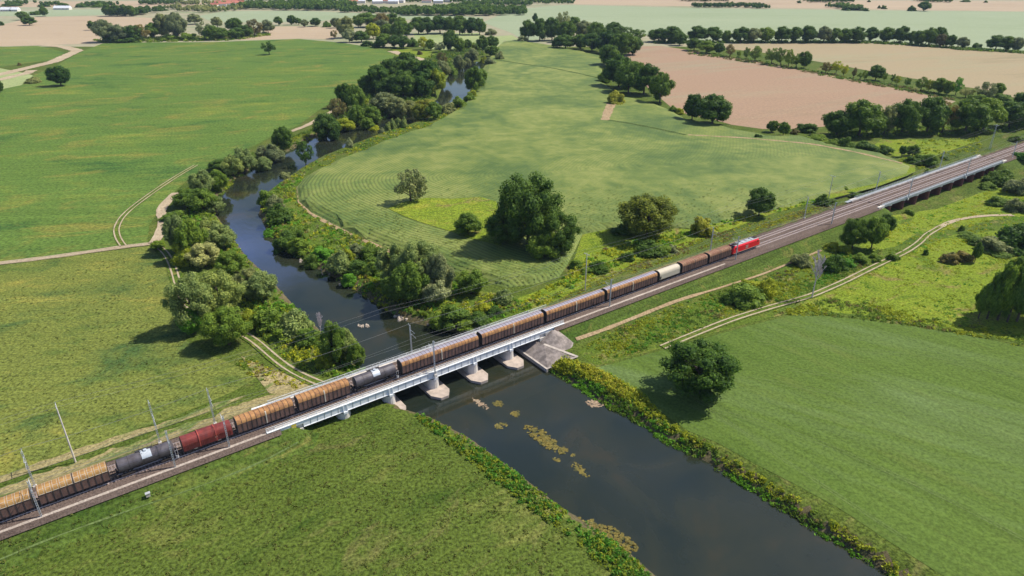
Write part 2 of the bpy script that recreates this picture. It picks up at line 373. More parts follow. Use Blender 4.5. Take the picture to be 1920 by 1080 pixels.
# ================================================================ fields
def zground(off): return lambda X, Y: ground_z(X, Y) + off
def field(name, poly, mat, z=0.05, **k):
    return tag(sheet(name, px(poly), z, M[mat], **k), kind='structure')
field('clover_field', [(-900,205),(-300,186),(0,166),(30,158),(60,142),(100,126),(150,98),(196,80),(400,79),(560,73),(640,80),(720,92),(742,104),(722,120),(690,142),(655,172),(600,205),(560,235),(520,250),(480,272),(440,292),(400,308),(360,330),(325,362),(300,392),(280,422),(276,455),(232,462),(0,493),(-400,545),(-1500,640)], 'field_nw', .06)
field('hay_meadow', [(-1500,690),(-400,553),(0,498),(232,467),(282,461),(305,490),(330,530),(345,600),(350,640),(400,668),(455,690),(488,704),(440,733),(370,764),(240,812),(100,868),(0,902),(-300,1015),(-900,1260)], 'field_sw', .06)
SE = [(1112,690),(1150,682),(1200,668),(1250,655),(1330,632),(1400,612),(1480,592),(1540,592),(1620,600),(1710,612),(1800,627),(1870,640),(1960,662),(2400,730),(2700,1100),(2400,1400),(2140,1290),(1752,1070),(1668,1016),(1576,955),(1490,908),(1420,872),(1340,828),(1290,808),(1235,770),(1180,738),(1140,712)]
field('young_crop_field', SE, 'field_se', .06)
corn_lb = [(905,130),(900,165),(858,207),(802,238),(742,258),(682,282),(610,312),(572,332),(556,352),(560,378),(585,400),(640,428),(690,450),(740,470),(800,482),(850,508),(905,528),(950,540)]
corn = corn_lb + [(1000,534),(1048,520),(1062,500),(1078,470),(1092,440),(1140,430),(1180,425),(1300,430),(1400,405),(1480,388),(1560,362),(1640,345),(1700,325),(1706,312),(1650,290),(1560,272),(1500,256),(1440,256),(1380,244),(1290,226),(1240,200),(1160,180),(1135,158),(1128,128),(1150,112),(1100,100),(1042,88),(990,80),(945,78),(925,95)]
RL = np.array(px(corn_lb))
def rowd(V): return seg_dist(V[:, :2], RL, False)
def corn_z(X, Y):
    P = np.stack([X, Y], 1); d = seg_dist(P, px(corn)); return 0.06 + 1.7 * np.clip(d / 1.2, 0, 1)
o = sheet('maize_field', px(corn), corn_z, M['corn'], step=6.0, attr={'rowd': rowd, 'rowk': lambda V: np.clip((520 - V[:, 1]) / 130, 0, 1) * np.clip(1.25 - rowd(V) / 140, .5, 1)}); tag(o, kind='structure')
# ditch line and worn patch across the maize
def ribbon(name, line, width, z, mat, parent=None, jag=0.0, zf=None):
    rnd = random.Random(name + str(line[0]))
    L = [Vector(G(x, y)) for x, y in line]; pts = []
    for i in range(len(L) - 1):
        n = max(2, int((L[i + 1] - L[i]).length / 3)); pts += [L[i].lerp(L[i + 1], k / n) for k in range(n)]
    pts.append(L[-1])
    # smooth the line
    for _ in range(3):
        pts = [pts[0]] + [(pts[i - 1] + pts[i] * 2 + pts[i + 1]) / 4 for i in range(1, len(pts) - 1)] + [pts[-1]]
    V = []; F = []
    for i, p in enumerate(pts):
        t = (pts[min(i + 1, len(pts) - 1)] - pts[max(i - 1, 0)]).normalized(); n = Vector((-t.y, t.x))
        ww = width * (1 + jag * (rnd.random() - .5)) / 2
        for s in (-1, 1):
            q = p + n * ww * s; V.append((q.x, q.y, z if zf is None else zf(q.x, q.y) + z))
    for i in range(len(pts) - 1): F.append((2 * i, 2 * i + 2, 2 * i + 3, 2 * i + 1))
    V = np.array(V); F = np.array(F)
    return link_mesh(name, mesh_np(name, V, F, M[mat] if isinstance(mat, str) else mat), parent)
def zg(x, y): return float(ground_z(np.array([x]), np.array([y]))[0])
def zcorn(x, y): return max(0.0, float(corn_z(np.array([x]), np.array([y]))[0])) if inside_poly(np.array([[x, y]]), px(corn))[0] else 0.0
M['ditch'] = field_mat('ditch_weeds', [(.035,.06,.015), (.06,.09,.025), (.10,.11,.04)], 8, 3, .7, 1, 0, .5, .5)
M['earth'] = field_mat('bare_earth', [(.22,.16,.09), (.30,.22,.13), (.34,.27,.17)], 8, 3, .7, 1, 0, .3, .4)
tag(ribbon('ditch', [(930,115),(985,124),(1030,130),(1080,140),(1130,152)], 3.0, .06, 'ditch', None, .6, zcorn), kind='structure')
tag(ribbon('ditch', [(1140,230),(1180,236),(1230,246),(1285,258)], 3.0, .06, 'ditch', None, .6, zcorn), kind='structure')
tag(ribbon('ditch', [(1290,258),(1400,264),(1520,275),(1600,290),(1690,312)], 2.2, .05, 'earth', None, .9, zcorn), kind='structure')
tag(ribbon('bare_strip', [(1148,196),(1143,206),(1138,218),(1134,230)], 6.5, .05, 'earth', None, .5, zcorn), kind='structure')
tag(ribbon('field_edge', [(560,350),(563,380),(590,405),(640,432),(692,455),(745,478)], 2.0, .12, 'earth', None, .7), kind='structure')
# glades and rough land
tag(sheet('glade', px([(728,398),(760,385),(800,378),(850,380),(900,376),(930,385),(950,420),(940,470),(910,462),(872,452),(840,440),(800,428),(760,414)]), 1.80, M['glade']), kind='structure')
bpy.data.objects['glade'].location.z = .12
field('wild_meadow', [(1072,500),(1060,520),(1010,545),(970,560),(990,590),(1080,545),(1200,490),(1330,445),(1450,400),(1560,372),(1640,352),(1700,330),(1716,322),(1716,308),(1760,290),(1840,262),(1800,262),(1700,262),(1650,262),(1640,272),(1690,300),(1700,322),(1560,362),(1400,405),(1300,430),(1180,425),(1095,432),(1085,462)], 'glade', .055)
field('river_meadow', [(556,325),(600,300),(572,330),(554,350),(556,380),(580,402),(640,432),(690,455),(740,474),(800,486),(850,515),(900,545),(960,556),(1000,550),(985,585),(930,605),(880,600),(840,585),(780,560),(700,520),(640,500),(590,478),(550,455),(520,425),(505,395),(520,360)], 'rough', .04)
field('rough_meadow', [(1082,660),(1110,640),(1180,610),(1280,575),(1380,540),(1470,500),(1560,460),(1640,425),(1720,400),(1800,372),(1880,345),(1960,330),(2300,330),(2500,700),(2400,726),(1960,655),(1870,634),(1800,621),(1710,606),(1620,594),(1540,587),(1480,588),(1400,607),(1330,627),(1250,650),(1200,664),(1150,678),(1112,686)], 'rough', zground(.035), step=5.0)
field('wild_grass', [(1490,585),(1530,545),(1580,520),(1650,490),(1720,465),(1790,440),(1900,430),(1960,420),(2100,480),(2200,600),(2000,655),(1870,632),(1800,618),(1710,603),(1620,591),(1540,584)], 'glade', .05)
field('wild_grass', [(1600,440),(1660,410),(1760,385),(1850,352),(1960,330),(2100,350),(1960,405),(1860,412),(1760,430),(1680,462),(1620,475)], 'glade', zground(.08), step=5.0)
# fields farther off
field('stubble_field', [(1165,108),(1180,98),(1206,86),(1240,86),(1330,100),(1420,116),(1500,131),(1600,150),(1700,170),(1792,190),(1760,205),(1700,215),(1600,228),(1540,238),(1480,242),(1430,242),(1372,234),(1330,222),(1290,215),(1262,204),(1215,165),(1180,130)], 'stubble_red', .05)
field('stubble_field', [(1340,84),(1480,80),(1640,82),(1760,88),(1920,101),(2500,140),(2500,260),(1920,190),(1870,172),(1790,160),(1680,142),(1560,120),(1440,100),(1370,92)], 'stubble', .05)
field('pale_crop_field', [(905,42),(960,18),(1060,9),(1300,15),(1600,19),(2000,23),(2800,30),(2800,170),(1920,95),(1760,84),(1640,78),(1420,78),(1300,76),(1210,66),(1080,62),(985,78),(960,62)], 'pale', .05)
field('pale_meadow', [(905,70),(960,66),(985,80),(1100,98),(1045,88),(945,76),(935,95),(905,85)], 'pale2', .05)
field('pale_meadow', [(775,62),(900,62),(905,80),(895,92),(860,96),(810,92),(780,78)], 'pale2', .05)
field('pale_crop_field', [(372,30),(420,21),(560,20),(740,27),(905,32),(905,42),(700,34),(640,34),(600,40),(500,42),(400,42)], 'pale', .05)
field('stubble_field', [(510,50),(560,49),(640,52),(626,74),(560,72),(480,75),(440,75),(478,68)], 'tan', .06)
field('stubble_field', [(-600,42),(0,47),(66,32),(200,30),(300,34),(330,42),(320,52),(180,54),(188,72),(205,81),(100,84),(0,87),(-600,92)], 'tan', .07)
field('green_field', [(-600,94),(0,88),(70,86),(100,92),(122,99),(100,112),(40,120),(0,126),(-600,150)], 'field_nw', .06)
field('green_field', [(-600,20),(0,22),(100,18),(196,18),(198,28),(90,31),(0,30),(-600,36)], 'pale', .05)
field('stubble_field', [(-900,2),(0,3),(320,2),(400,6),(330,14),(120,14),(0,13),(-900,16)], 'tan', .05)
field('stubble_field', [(1040,-2),(1300,-1),(1600,1),(2000,3),(3000,4),(3000,22),(1900,21),(1600,17),(1300,12),(1080,8)], 'tan', .045)
field('sandy_strip', [(-300,175),(0,168),(40,160),(62,142),(52,138),(20,132),(0,128),(-300,148)], 'pale2', .09)
field('yellow_meadow', [(742,104),(735,92),(770,92),(820,98),(862,103),(855,118),(830,128),(800,118),(770,108)], 'glade', .07)
# ---- tracks
def track(name, line, width, ruts=False, mat='dirt', zf=None):
    zf = zf or zg
    o = ribbon(name, line, width, .22, mat, None, .25, zf); tag(o, kind='structure')
    if ruts:
        for s in (-1, 1):
            L = []
            for i, (x, y) in enumerate(line):
                m_, c, sn = mpp(x, y)
                a = Vector(G(*line[max(i - 1, 0)])); b = Vector(G(*line[min(i + 1, len(line) - 1)])); t = (b - a).normalized()
                p = Vector(G(x, y)) + Vector((-t.y, t.x)) * s * .95
                # back to photo point
                dz = -CZ; zc = p.y * cp - dz * sp; yc = p.y * sp + dz * cp
                L.append((960 + 1280 * p.x / zc, 540 - 1280 * yc / zc))
            r = ribbon('wheel_rut', L, .52, .30, 'tyre', o, .5, zf)
track('farm_track', [(-300,533),(-100,508),(0,494),(80,485),(160,474),(232,463),(288,457)], 3.4, True)
track('farm_track', [(232,462),(222,450),(217,430),(228,408),(250,388),(280,366),(310,345),(340,326),(368,310)], 3.0, True, 'rough')
track('farm_track', [(288,457),(300,440),(308,415),(300,395),(312,380),(330,362)], 4.2, True)
track('farm_track', [(290,458),(312,475),(326,505),(335,540),(345,570),(400,600),(450,622),(480,640),(510,668),(548,698),(590,716),(606,722)], 4.0, True, 'rough')
track('farm_track', [(1242,652),(1300,628),(1370,600),(1440,578),(1520,556),(1580,530),(1640,500),(1700,472),(1725,455),(1738,440),(1752,428),(1765,420)], 3.2, True, 'rough')
track('farm_track', [(1765,420),(1790,408),(1840,402),(1900,404)], 2.6, False)
track('farm_track', [(1080,640),(1130,622),(1200,594),(1270,566),(1300,556),(1370,534),(1430,515),(1500,486),(1540,470)], 1.0, False, 'earth')
track('farm_track', [(545,247),(575,236),(600,222),(640,200)], 4.0, True)
track('farm_track', [(-200,170),(-60,152),(0,140),(50,128),(100,116),(124,105),(146,95),(120,88),(80,84)], 13, False)
track('farm_track', [(-200,190),(-60,158),(0,150),(30,142),(50,138),(60,132)], 10, False)
track('farm_track', [(735,96),(760,104),(790,112),(815,118),(830,124)], 12, False)

field('verge', [(452,668),(500,690),(560,708),(598,722),(560,742),(505,738),(480,706)], 'verge', .075)
M['tram'] = field_mat('tramline', [(.075,.11,.035), (.10,.14,.045), (.13,.16,.06)], 9, 2, .5, 1, 0, .4, .2)
for L in ([(1330,700),(1440,712),(1560,735),(1700,775),(1920,850)], [(1420,640),(1560,648),(1740,668),(1960,712)], [(1480,690),(1600,708),(1740,742),(1960,812)], [(1300,760),(1420,785),(1560,835),(1760,925),(1960,1030)], [(1240,700),(1290,735),(1380,800),(1500,880),(1700,1010)]):
    for dy in (0, 5): tag(ribbon('tramline', [(x, y + dy) for x, y in L], .20, .085, 'tram', None, .9), kind='structure')
for L in ([(-60,1085),(0,1058),(120,1010),(250,962),(380,915),(500,868),(560,838)],):
    tag(ribbon('tramline', L, .30, .08, 'tram', None, .9, zg), kind='structure')

def vstrip(u0, u1, v0, v1, mat, off, seed, jag=1.6):
    """ragged strip of dry grass lying on the ground along the railway"""
    rnd = random.Random(seed); V = []; F = []; n = int((u1 - u0) / 1.5); c = 6; a = b = 0.0
    for i in range(n + 1):
        u = u0 + (u1 - u0) * i / n; a = a * .6 + rnd.uniform(-1, 1) * jag * .6; b = b * .6 + rnd.uniform(-1, 1) * jag * .6
        t = min(1.0, (i + .3) / 5.0, (n - i + .3) / 5.0)
        for k in range(c):
            w0, w1 = v0 + a * .3, v1 + b; vv = (w0 + w1) / 2 + (w1 - w0) * (k / (c - 1) - .5) * t; p = UVW(u, vv); V.append((p[0], p[1], zg(p[0], p[1]) + off))
    for i in range(n):
        for k in range(c - 1): q = i * c + k; F.append((q, q + c, q + c + 1, q + 1))
    return tag(link_mesh('verge', mesh_np('verge', np.array(V), np.array(F), M[mat])), kind='structure')
vstrip(-170, -58, -8.2, -17.5, 'verge', .10, 1); vstrip(-150, -70, -19.5, -22, 'verge', .10, 4, .8)
vstrip(15, 196, -8.6, -12.5, 'verge', .12, 2); vstrip(325, 480, -8.6, -11.5, 'verge', .12, 3)
# ================================================================ railway (rail frame: x along the line, y to the far side)
def railframe(o, u=0.0, v=0.0, z=0.0, rz=0.0):
    x, y, z = UVW(u, v, z); o.location = (x, y, z); o.rotation_euler = (0, 0, TH + rz); return o
YN, YF = 0.15, 4.25          # near and far track centres (y = -v)
def strip_mesh(name, prof, spans, mats, ms=None):
    mb = MB()
    for a, b in spans:
        n = max(1, int((b - a) / 25))
        for i in range(n):
            mb.sweep(prof, a + (b - a) * i / n, a + (b - a) * (i + 1) / n, 0, caps=False, closed=False, ms=ms)
    return mb.build(name, mats)
# ballast bed on the embankments: dark slope, pale shoulder walk, bed
prof = [(-4.35, RZ - 1.38), (-3.5, RZ - .60), (-3.35, RZ - .50), (-2.65, RZ - .47), (-1.9, RZ - .22), (6.3, RZ - .22), (7.6, RZ - .85), (8.6, RZ - 1.1)]
o = strip_mesh('ballast', prof, [(-300, B1[0] - 3.0), (B1[1] + 1.0, 92)], [M['ballast'], M['ballast_pale']], ms=[0, 0, 1, 0, 0, 0, 0])
tag(railframe(o), kind='structure')
o = strip_mesh('ballast', prof, [(92, B2[0] - 3.0), (B2[1] + 3.0, 700)], [M['ballast']])
tag(railframe(o), kind='structure')
# tracks
def track_thing(y, u0, u1, label):
    t = railframe(empty('railway_track', (0, 0, 0), 0, label, 'railway track', 'tracks of the main line'), 0, 0, 0)
    for s in (-1, 1):
        mb = MB()
        a = u0
        while a < u1:
            b = min(a + 40, u1); mb.box(a, b, y + s * .75 - .035, y + s * .75 + .035, RZ - .17, RZ); mb.box(a, b, y + s * .75 - .075, y + s * .75 + .075, RZ - .19, RZ - .17); a = b
        mb.build('rail', M['rail'], t)
    mb = MB(); a = u0
    while a < u1: mb.box(a - .13, a + .13, y - 1.3, y + 1.3, RZ - .36, RZ - .185); a += .65
    tag(mb.build('sleeper', M['sleeper'], t), kind='stuff')
    return t
track_thing(YN, -260, 620, 'near railway track that the freight train stands on, with steel rails on sleepers')
track_thing(YF, -260, 620, 'far railway track, empty, running behind the freight train')

# ---------------------------------------------------------------- river bridge
br = railframe(empty('railway_bridge', (0, 0, 0), 0, 'long pale girder railway bridge on round piers across the river', 'bridge'))
a, b = -72.0, 17.0
mb = MB()   # deck trough with pale edge walk
mb.box(a + 2, b - 1, -2.9, 8.0, RZ - .62, RZ - .50); mb.box(a + 2, b - 1, -2.55, -2.35, RZ - .50, RZ - .25); mb.box(a + 2, b - 1, 7.0, 7.2, RZ - .50, RZ - .25)
mb.build('deck', M['concrete'], br)
mb = MB(); mb.box(a + 2, b - 1, -2.33, 6.98, RZ - .50, RZ - .235); o = mb.build('ballast_bed', M['ballast'], br)
def railing(name, y, u0, u1, z, parent, step=2.0, h=1.1, mat='white_steel', bars=3):
    mb = MB(); x = u0
    while x <= u1 + .01: mb.box(x - .05, x + .05, y - .05, y + .05, z, z + h); x += step
    for k in range(bars):
        zz = z + h * (k + 1) / bars; mb.box(u0, u1, y - .045, y + .045, zz - .07, zz + .003)
    return mb.build(name, M[mat], parent)
railing('railing', -2.95, a, b, RZ - .45, br); railing('railing', 7.95, a + 4, b + 2, RZ - .45, br)
ends = [-63.5, -53.0, -40.6, -27.6, -15.1, -2.8, 7.6]
for y, s in ((-3.15, -1), (8.15, 1)):
    mb = MB(); x = ends[0]
    mb.box(ends[0], ends[-1], y - .12, y + .12, RZ - 2.15, RZ - .42)              # web
    mb.box(ends[0], ends[-1], y - .30, y + .30, RZ - 2.24, RZ - 2.151)            # bottom flange
    mb.box(a, b, y - .28, y + .28, RZ - .42 + .001, RZ - .30)                     # top flange
    mb.box(a, ends[0], y - .14, y + .14, RZ - 1.25, RZ - .42); mb.box(ends[-1], b, y - .14, y + .14, RZ - 1.25, RZ - .42)
    # upright stiffeners, darker seams
    for i in range(len(ends) - 1):
        for k in range(1, 6):
            x = ends[i] + (ends[i + 1] - ends[i]) * k / 6; mb.box(x - .05, x + .05, min(y + s * .115, y + s * .17), max(y + s * .115, y + s * .17), RZ - 2.14, RZ - .43, 1)
    mb.build('girder', [M['white_steel'], M['grey_steel']], br)
mb = MB()
for y in (-.9, 1.9, 4.6): mb = MB(); mb.box(ends[0], ends[-1], y - .15, y + .15, RZ - 2.0, RZ - .63); mb.build('inner_girder', M['grey_steel'], br)
def stadium(hl, r, n=10):
    return [(math.sin(t) * r, -hl - math.cos(t) * r) for t in np.linspace(-math.pi / 2, math.pi / 2, n)][::1] + [(math.sin(t) * r, hl - math.cos(t) * r) for t in np.linspace(math.pi / 2, 3 * math.pi / 2, n)]
for i, u in enumerate(ends[1:-1]):
    water = u > -45; base = -2.6 if water else -.3
    P = [(u + x, y + 2.5) for x, y in stadium(4.2, 1.7)]
    mb = MB(); mb.prism(P, base, RZ - 2.85); pr = mb.build('pier', M['concrete'], br)
    mb = MB()
    mb.box(u - .5, u + .5, -2.5, 7.6, RZ - 2.84, RZ - 2.45); mb.build('pier_cap', M['white_steel'], pr)
    for y in (-3.15, 8.15): mb = MB(); mb.box(u - .55, u + .55, y - .55, y + .5, RZ - 2.85, RZ - 2.25); mb.build('bearing_block', M['white_steel'], pr)
    for y in (-3.15, 8.15):
        for dx in (-.5, .5): mb = MB(); mb.box(u + dx - .09, u + dx + .09, y - .36, y + .36, RZ - 2.2, RZ - .45); mb.build('bearing_post', M['white_steel'], pr)
    if water:
        hexa = [(u - 2.8, -5.6), (u - 1.1, -8.0), (u + 1.1, -8.0), (u + 2.8, -5.6), (u + 2.8, 10.6), (u + 1.1, 13.0), (u - 1.1, 13.0), (u - 2.8, 10.6)]
        mb = MB(); mb.prism(hexa, -3.4, -1.25); mb.build('footing', M['footing'], pr)
for u, s in ((ends[0], -1), (ends[-1], 1)):
    mb = MB(); x0, x1 = sorted((u + s * .1, u + s * 2.2)); mb.box(x0, x1, -3.4, 8.4, -2.6, RZ - 2.4); mb.box(x0, x1, -2.9, 7.9, RZ - 2.399, RZ - .63)
    x0, x1 = sorted((u + s * 2.2, u + s * 9.0)); 
    for y in (-3.15, 8.15): mb.sweep([(y - .2, RZ - 1.26), (y + .2, RZ - 1.26), (y + .2, RZ - 2.2), (y - .2, RZ - 2.2)], x0, x1)
    mb.build('abutment', M['concrete'], br)
mb = MB(); mb.box(-66.4, -65.2, -3.40, -3.33, RZ - 1.1, RZ - .6); mb.box(-66.4, -65.3, -3.40, -3.33, RZ - 1.9, RZ - 1.3)
tag(mb.build('notice_plate', plain_mat('yellow_paint', (.70,.55,.05), .6), br), 'small yellow notice plates on the left end of the bridge')
# concrete bank protection at the right abutment
rt = railframe(empty('bank_revetment', (0, 0, 0), 0, 'grey concrete slope paving and low quay wall at the right end of the river bridge', 'revetment'))
def cone(u, y, r0, r1, z0, z1, t0, t1, n=14):
    mb = MB(); vs = []
    for i in range(n):
        t = t0 + (t1 - t0) * i / (n - 1); vs.append((u + r0 * math.cos(t), y + r0 * math.sin(t), z0)); vs.append((u + r1 * math.cos(t), y + r1 * math.sin(t), z1))
    mb.add(vs, [(2 * i, 2 * i + 2, 2 * i + 3, 2 * i + 1) for i in range(n - 1)]); return mb
mb = cone(12.4, -3.4, 7.4, .5, -.3, RZ - .9, -math.pi * .98, -.35); mb.build('paved_cone', M['concrete_grey'], rt)
mb = cone(12.4, 8.6, 7.4, .5, -.3, RZ - .9, .35, math.pi * .98); mb.build('paved_cone', M['concrete_grey'], rt)
mb = MB()
mb.add([(2.5, -13.5, -1.1), (2.5, 12, -1.1), (7.2, 12, 1.2), (7.2, -6.0, 1.2), (11.3, -15.2, .35), (2.5, -13.5, -2.9), (2.5, 12, -2.9)], [(0, 4, 3, 2, 1), (0, 1, 6, 5)])
mb.build('slope_paving', M['concrete_grey'], rt)
mb = MB(); mb.box(1.9, 2.49, -13.8, 13, -3.2, -.95); 
mb.add([(2.5,-13.8,-.98),(11.4,-15.7,.5),(11.7,-15.0,.5),(2.5,-13.2,-.98)], [(0,1,2,3)])
mb.add([(7.1,-5.6,1.26),(11.4,-15.7,.46),(12.2,-15.4,.46),(8.0,-5.2,1.26)], [(0,1,2,3)])
mb.build('quay_edge', M['edge'], rt)

# ---------------------------------------------------------------- flood bridge on brick piers
fb = railframe(empty('flood_bridge', (0, 0, 0), 0, 'low railway bridge with pale railings on a row of dark red brick piers at right', 'bridge'))
a, b = 199.0, 324.0
mb = MB(); mb.box(a, b, -3.4, 9.6, RZ - 1.25, RZ - .52); mb.box(a, b, -3.6, -3.41, RZ - 1.45, RZ - .40); mb.box(a, b, 9.61, 9.8, RZ - 1.45, RZ - .40); mb.build('deck', M['grey_steel'], fb)
mb = MB(); mb.box(a, b, -2.3, 6.8, RZ - .519, RZ - .23); mb.build('ballast_bed', M['ballast'], fb)
mb = MB(); mb.box(a - 6, b, 6.9, 7.7, RZ - .5, RZ - .02); mb.box(a - 8, b - 2, 8.0, 9.5, RZ - .518, RZ - .42, 1); mb.build('cable_duct', [M['concrete_grey'], M['grey_steel']], fb)
railing('railing', -3.35, a, b, RZ - .5, fb, 2.4, 1.1, 'galv', 3); railing('railing', 9.55, a, b, RZ - .5, fb, 2.4, 1.1, 'grey_steel', 2)
for u in [207.2, 219.4, 231.3, 243.4, 255, 266.9, 279, 290.5, 302.3, 314]:
    P = [(u + x, y + 3.0) for x, y in stadium(5.2, 1.25)]
    mb = MB(); mb.prism(P, -2.4, RZ - 1.95); pr = mb.build('pier', M['brick'], fb)
    P = [(u + x * 1.08, y * 1.03 + 3.0) for x, y in stadium(5.2, 1.25)]
    mb = MB(); mb.prism(P, RZ - 1.95, RZ - 1.26); mb.build('cap_stone', M['concrete'], pr)
for u0, u1 in ((195.5, 200.4), (322.6, 327.5)):
    mb = MB(); mb.box(u0, u1, -3.9, -2.9, -.3, RZ - .35); mb.box(u0, u1, 8.9, 9.9, -.3, RZ - .35); mb.box(u0 + .5, u1 - .5, -2.9, 8.9, -.3, RZ - 1.27); mb.build('abutment', M['concrete'], fb)

# ================================================================ train
M['rust_roof'] = plain_mat('rusty_roof', (.42,.22,.085), .75, 0, 0, 1.1, (1,1,1), .3, (.22,.105,.05), (.35,.6))
M['rust_roof2'] = plain_mat('brown_rusty_roof', (.29,.165,.10), .75, 0, 0, 1.1, (.5,1,1), .3, (.20,.085,.05), (.35,.6))
M['yellow_roof'] = plain_mat('ochre_roof', (.37,.215,.075), .75, 0, 0, 1.0, (1,1,1), .3, (.26,.14,.05), (.35,.6))
M['brown_side'] = plain_mat('weathered_brown_side', (.17,.095,.075), .7, 0, 0, .9, (1,1,.35), .3, (.085,.05,.045), (.35,.65))
M['lilac_roof'] = plain_mat('grey_roof_sheet', (.38,.36,.42), .4, .2, .2, .5)
M['wagon_end'] = plain_mat('dark_wagon_end', (.05,.045,.045), .7, 0, .3, 1)
M['under'] = plain_mat('dirty_running_gear', (.055,.042,.036), .85, 0, .4, 2)
M['seam'] = plain_mat('dark_roof_seam', (.13,.07,.045), .8)
M['white_paint'] = plain_mat('white_paint', (.52,.46,.38), .6, 0, .15, 2)
M['tank'] = plain_mat('grey_tank_shell', (.115,.105,.12), .42, .1, 0, .5, (1,1,1), .5, (.055,.045,.05), (.35,.65))
M['tank_light'] = plain_mat('light_tank_sheet', (.55,.60,.66), .4, .2, .3, .8)
M['red_hood'] = plain_mat('red_oxide_hood', (.23,.038,.032), .6, 0, 0, .8, (1,1,.4), .4, (.13,.025,.022), (.35,.65))
M['cream'] = plain_mat('cream_tarpaulin', (.52,.46,.36), .7, 0, .12, .5)
M['loco_red'] = plain_mat('traffic_red', (.72,.010,.022), .35, 0, .1, .5, spec=.5)
M['loco_grey'] = plain_mat('loco_roof_grey', (.42,.43,.46), .5, .1, .2, 1)
M['glass'] = plain_mat('dark_window', (.012,.014,.018), .08, 0, .1, 1, spec=.8)

def wheelset(parent, x, z=.46, y=0):
    mb = MB()
    for s in (-1, 1): mb.tube((x, y + s * .70, z), (x, y + s * .83, z), z, z, 14)
    mb.tube((x, y - .7, z), (x, y + .7, z), .08, .08, 6)
    mb.box(x - .35, x + .35, -1.02, -.86, .42, .85); mb.box(x - .35, x + .35, .86, 1.02, .42, .85)
    return mb.build('wheelset', M['under'], parent)
def buffers(parent, L):
    for s in (-1, 1):
        for y in (-.88, .88): mb = MB(); mb.tube((s * (L / 2 - .55), y, 1.06), (s * (L / 2 - .05), y, 1.06), .11, .11, 8); mb.tube((s * (L / 2 - .05), y, 1.06), (s * (L / 2), y, 1.06), .24, .24, 10); mb.build('buffer', M['under'], parent)
        mb = MB(); mb.box(min(s * (L / 2 - .5), s * (L / 2 - .02)), max(s * (L / 2 - .5), s * (L / 2 - .02)), -.06, .06, .96, 1.1); mb.build('coupling', M['under'], parent)
def hood_profile(hw=1.42, z0=1.0, zs=3.2, top=4.25, fl=.85):
    """side, then curved shoulder, then nearly flat crown"""
    P = [(-hw, z0), (-hw - .03, zs)]
    for t in (.25, .5, .75): a = t * math.pi / 2; P.append((-fl - (hw - fl) * math.cos(a), zs + (top - .12 - zs) * math.sin(a)))
    P.append((-fl, top - .12)); P.append((0, top)); P += [(-y, z) for y, z in P[:-1][::-1]]
    return P
def covered_wagon(L, label, style='rust', band=True, group='rust brown covered goods wagons', name='covered_wagon'):
    t = empty(name, (0, 0, 0), 0, label, 'freight wagon', group)
    hl = L / 2 - .62
    pr = hood_profile(); n = len(pr)
    roofm = {'rust': 'rust_roof', 'ochre': 'yellow_roof', 'long': 'rust_roof', 'brown': 'rust_roof2'}[style]
    topm = 'lilac_roof' if style == 'long' else roofm
    mb = MB(); sd = [(pr[0]), (pr[1])]
    for y in (-1, 1): mb.box(-hl, hl, min(y * 1.42, y * 1.34), max(y * 1.42, y * 1.34), 1.0, 3.22)
    k = 10 if style == 'ochre' else int(round(L / 1.15)); xs = [-hl + 2 * hl * i / k for i in range(1, k)]
    for x in xs:
        for y in (-1, 1): mb.box(x - .05, x + .05, min(y * 1.41, y * 1.49), max(y * 1.41, y * 1.49), 1.05, 3.16, 1)
    mb.build('side_wall', [M['brown_side'], M['wagon_end']], t)
    rf = MB(); rf.sweep(pr[1:-1], -hl, hl, 0, caps=False, closed=False, ms=[0, 0, 0, 0, 1, 1, 0, 0, 0, 0])
    for x in (-hl, hl):
        mb = MB(); s = 1 if x > 0 else -1; a_, b_ = sorted((x, x + s * .08)); mb.sweep(hood_profile(1.44, 1.0, 3.21, 4.27, .86), a_, b_); mb.build('end_wall', M['wagon_end'], t)
    big = hood_profile(1.455, 1.0, 3.22, 4.285, .86)
    mb = rf
    if style == 'ochre':
        for i in range(k):
            x0 = -hl + 2 * hl * i / k; x1 = -hl + 2 * hl * (i + 1) / k
            for xa, xb in ((x0 + .17, x0 + .23), (x1 - .23, x1 - .17)): mb.sweep(hood_profile(1.44, 2.5, 3.23, 4.272, .86)[1:-1], xa, xb, 2, caps=False, closed=False)
            for y0, z0 in ((-1.462, 2.66), ):
                mb.box(x0 + .12, x1 - .12, -1.50, -1.43, 3.25, 3.33, 2)
                mb.box(x0 + .12, x1 - .12, -.94, -.86, 4.10, 4.17, 2)
        mb.build('roof', [M[roofm], M[topm], M['white_paint']], t)
    else:
        for x in xs: mb.sweep(big[1:-1], x - .06, x + .06, 2, caps=False, closed=False)
        mb.build('roof', [M[roofm], M[topm], M['seam']], t)
    mid = hood_profile(1.50, 1.0, 3.23, 4.31, .88)
    if band:
        mb = MB(); mb.sweep(mid[:5], -.13, .13, 0, caps=False, closed=False); mb.box(-.13, .13, -1.51, -1.5, 1.05, 3.2); tag(mb.build('centre_band', M['white_paint'], t), 'narrow white band round the middle of the wagon')
    else:
        mb = MB(); mb.sweep(mid, -.09, .09, 0, caps=False, closed=False); mb.build('centre_band', M['wagon_end'], t)
    mb = MB(); mb.box(-hl, hl, -1.25, 1.25, .92, 1.14); mb.box(-hl * .5, hl * .5, -.8, .8, .5, .92); mb.build('underframe', M['under'], t)
    if L > 18:
        for x in (-hl + 1.6, -hl + 3.4, -1.1, 1.1, hl - 3.4, hl - 1.6): wheelset(t, x)
    else:
        for x in (-L * .32, L * .32): wheelset(t, x, .5)
    buffers(t, L)
    return t
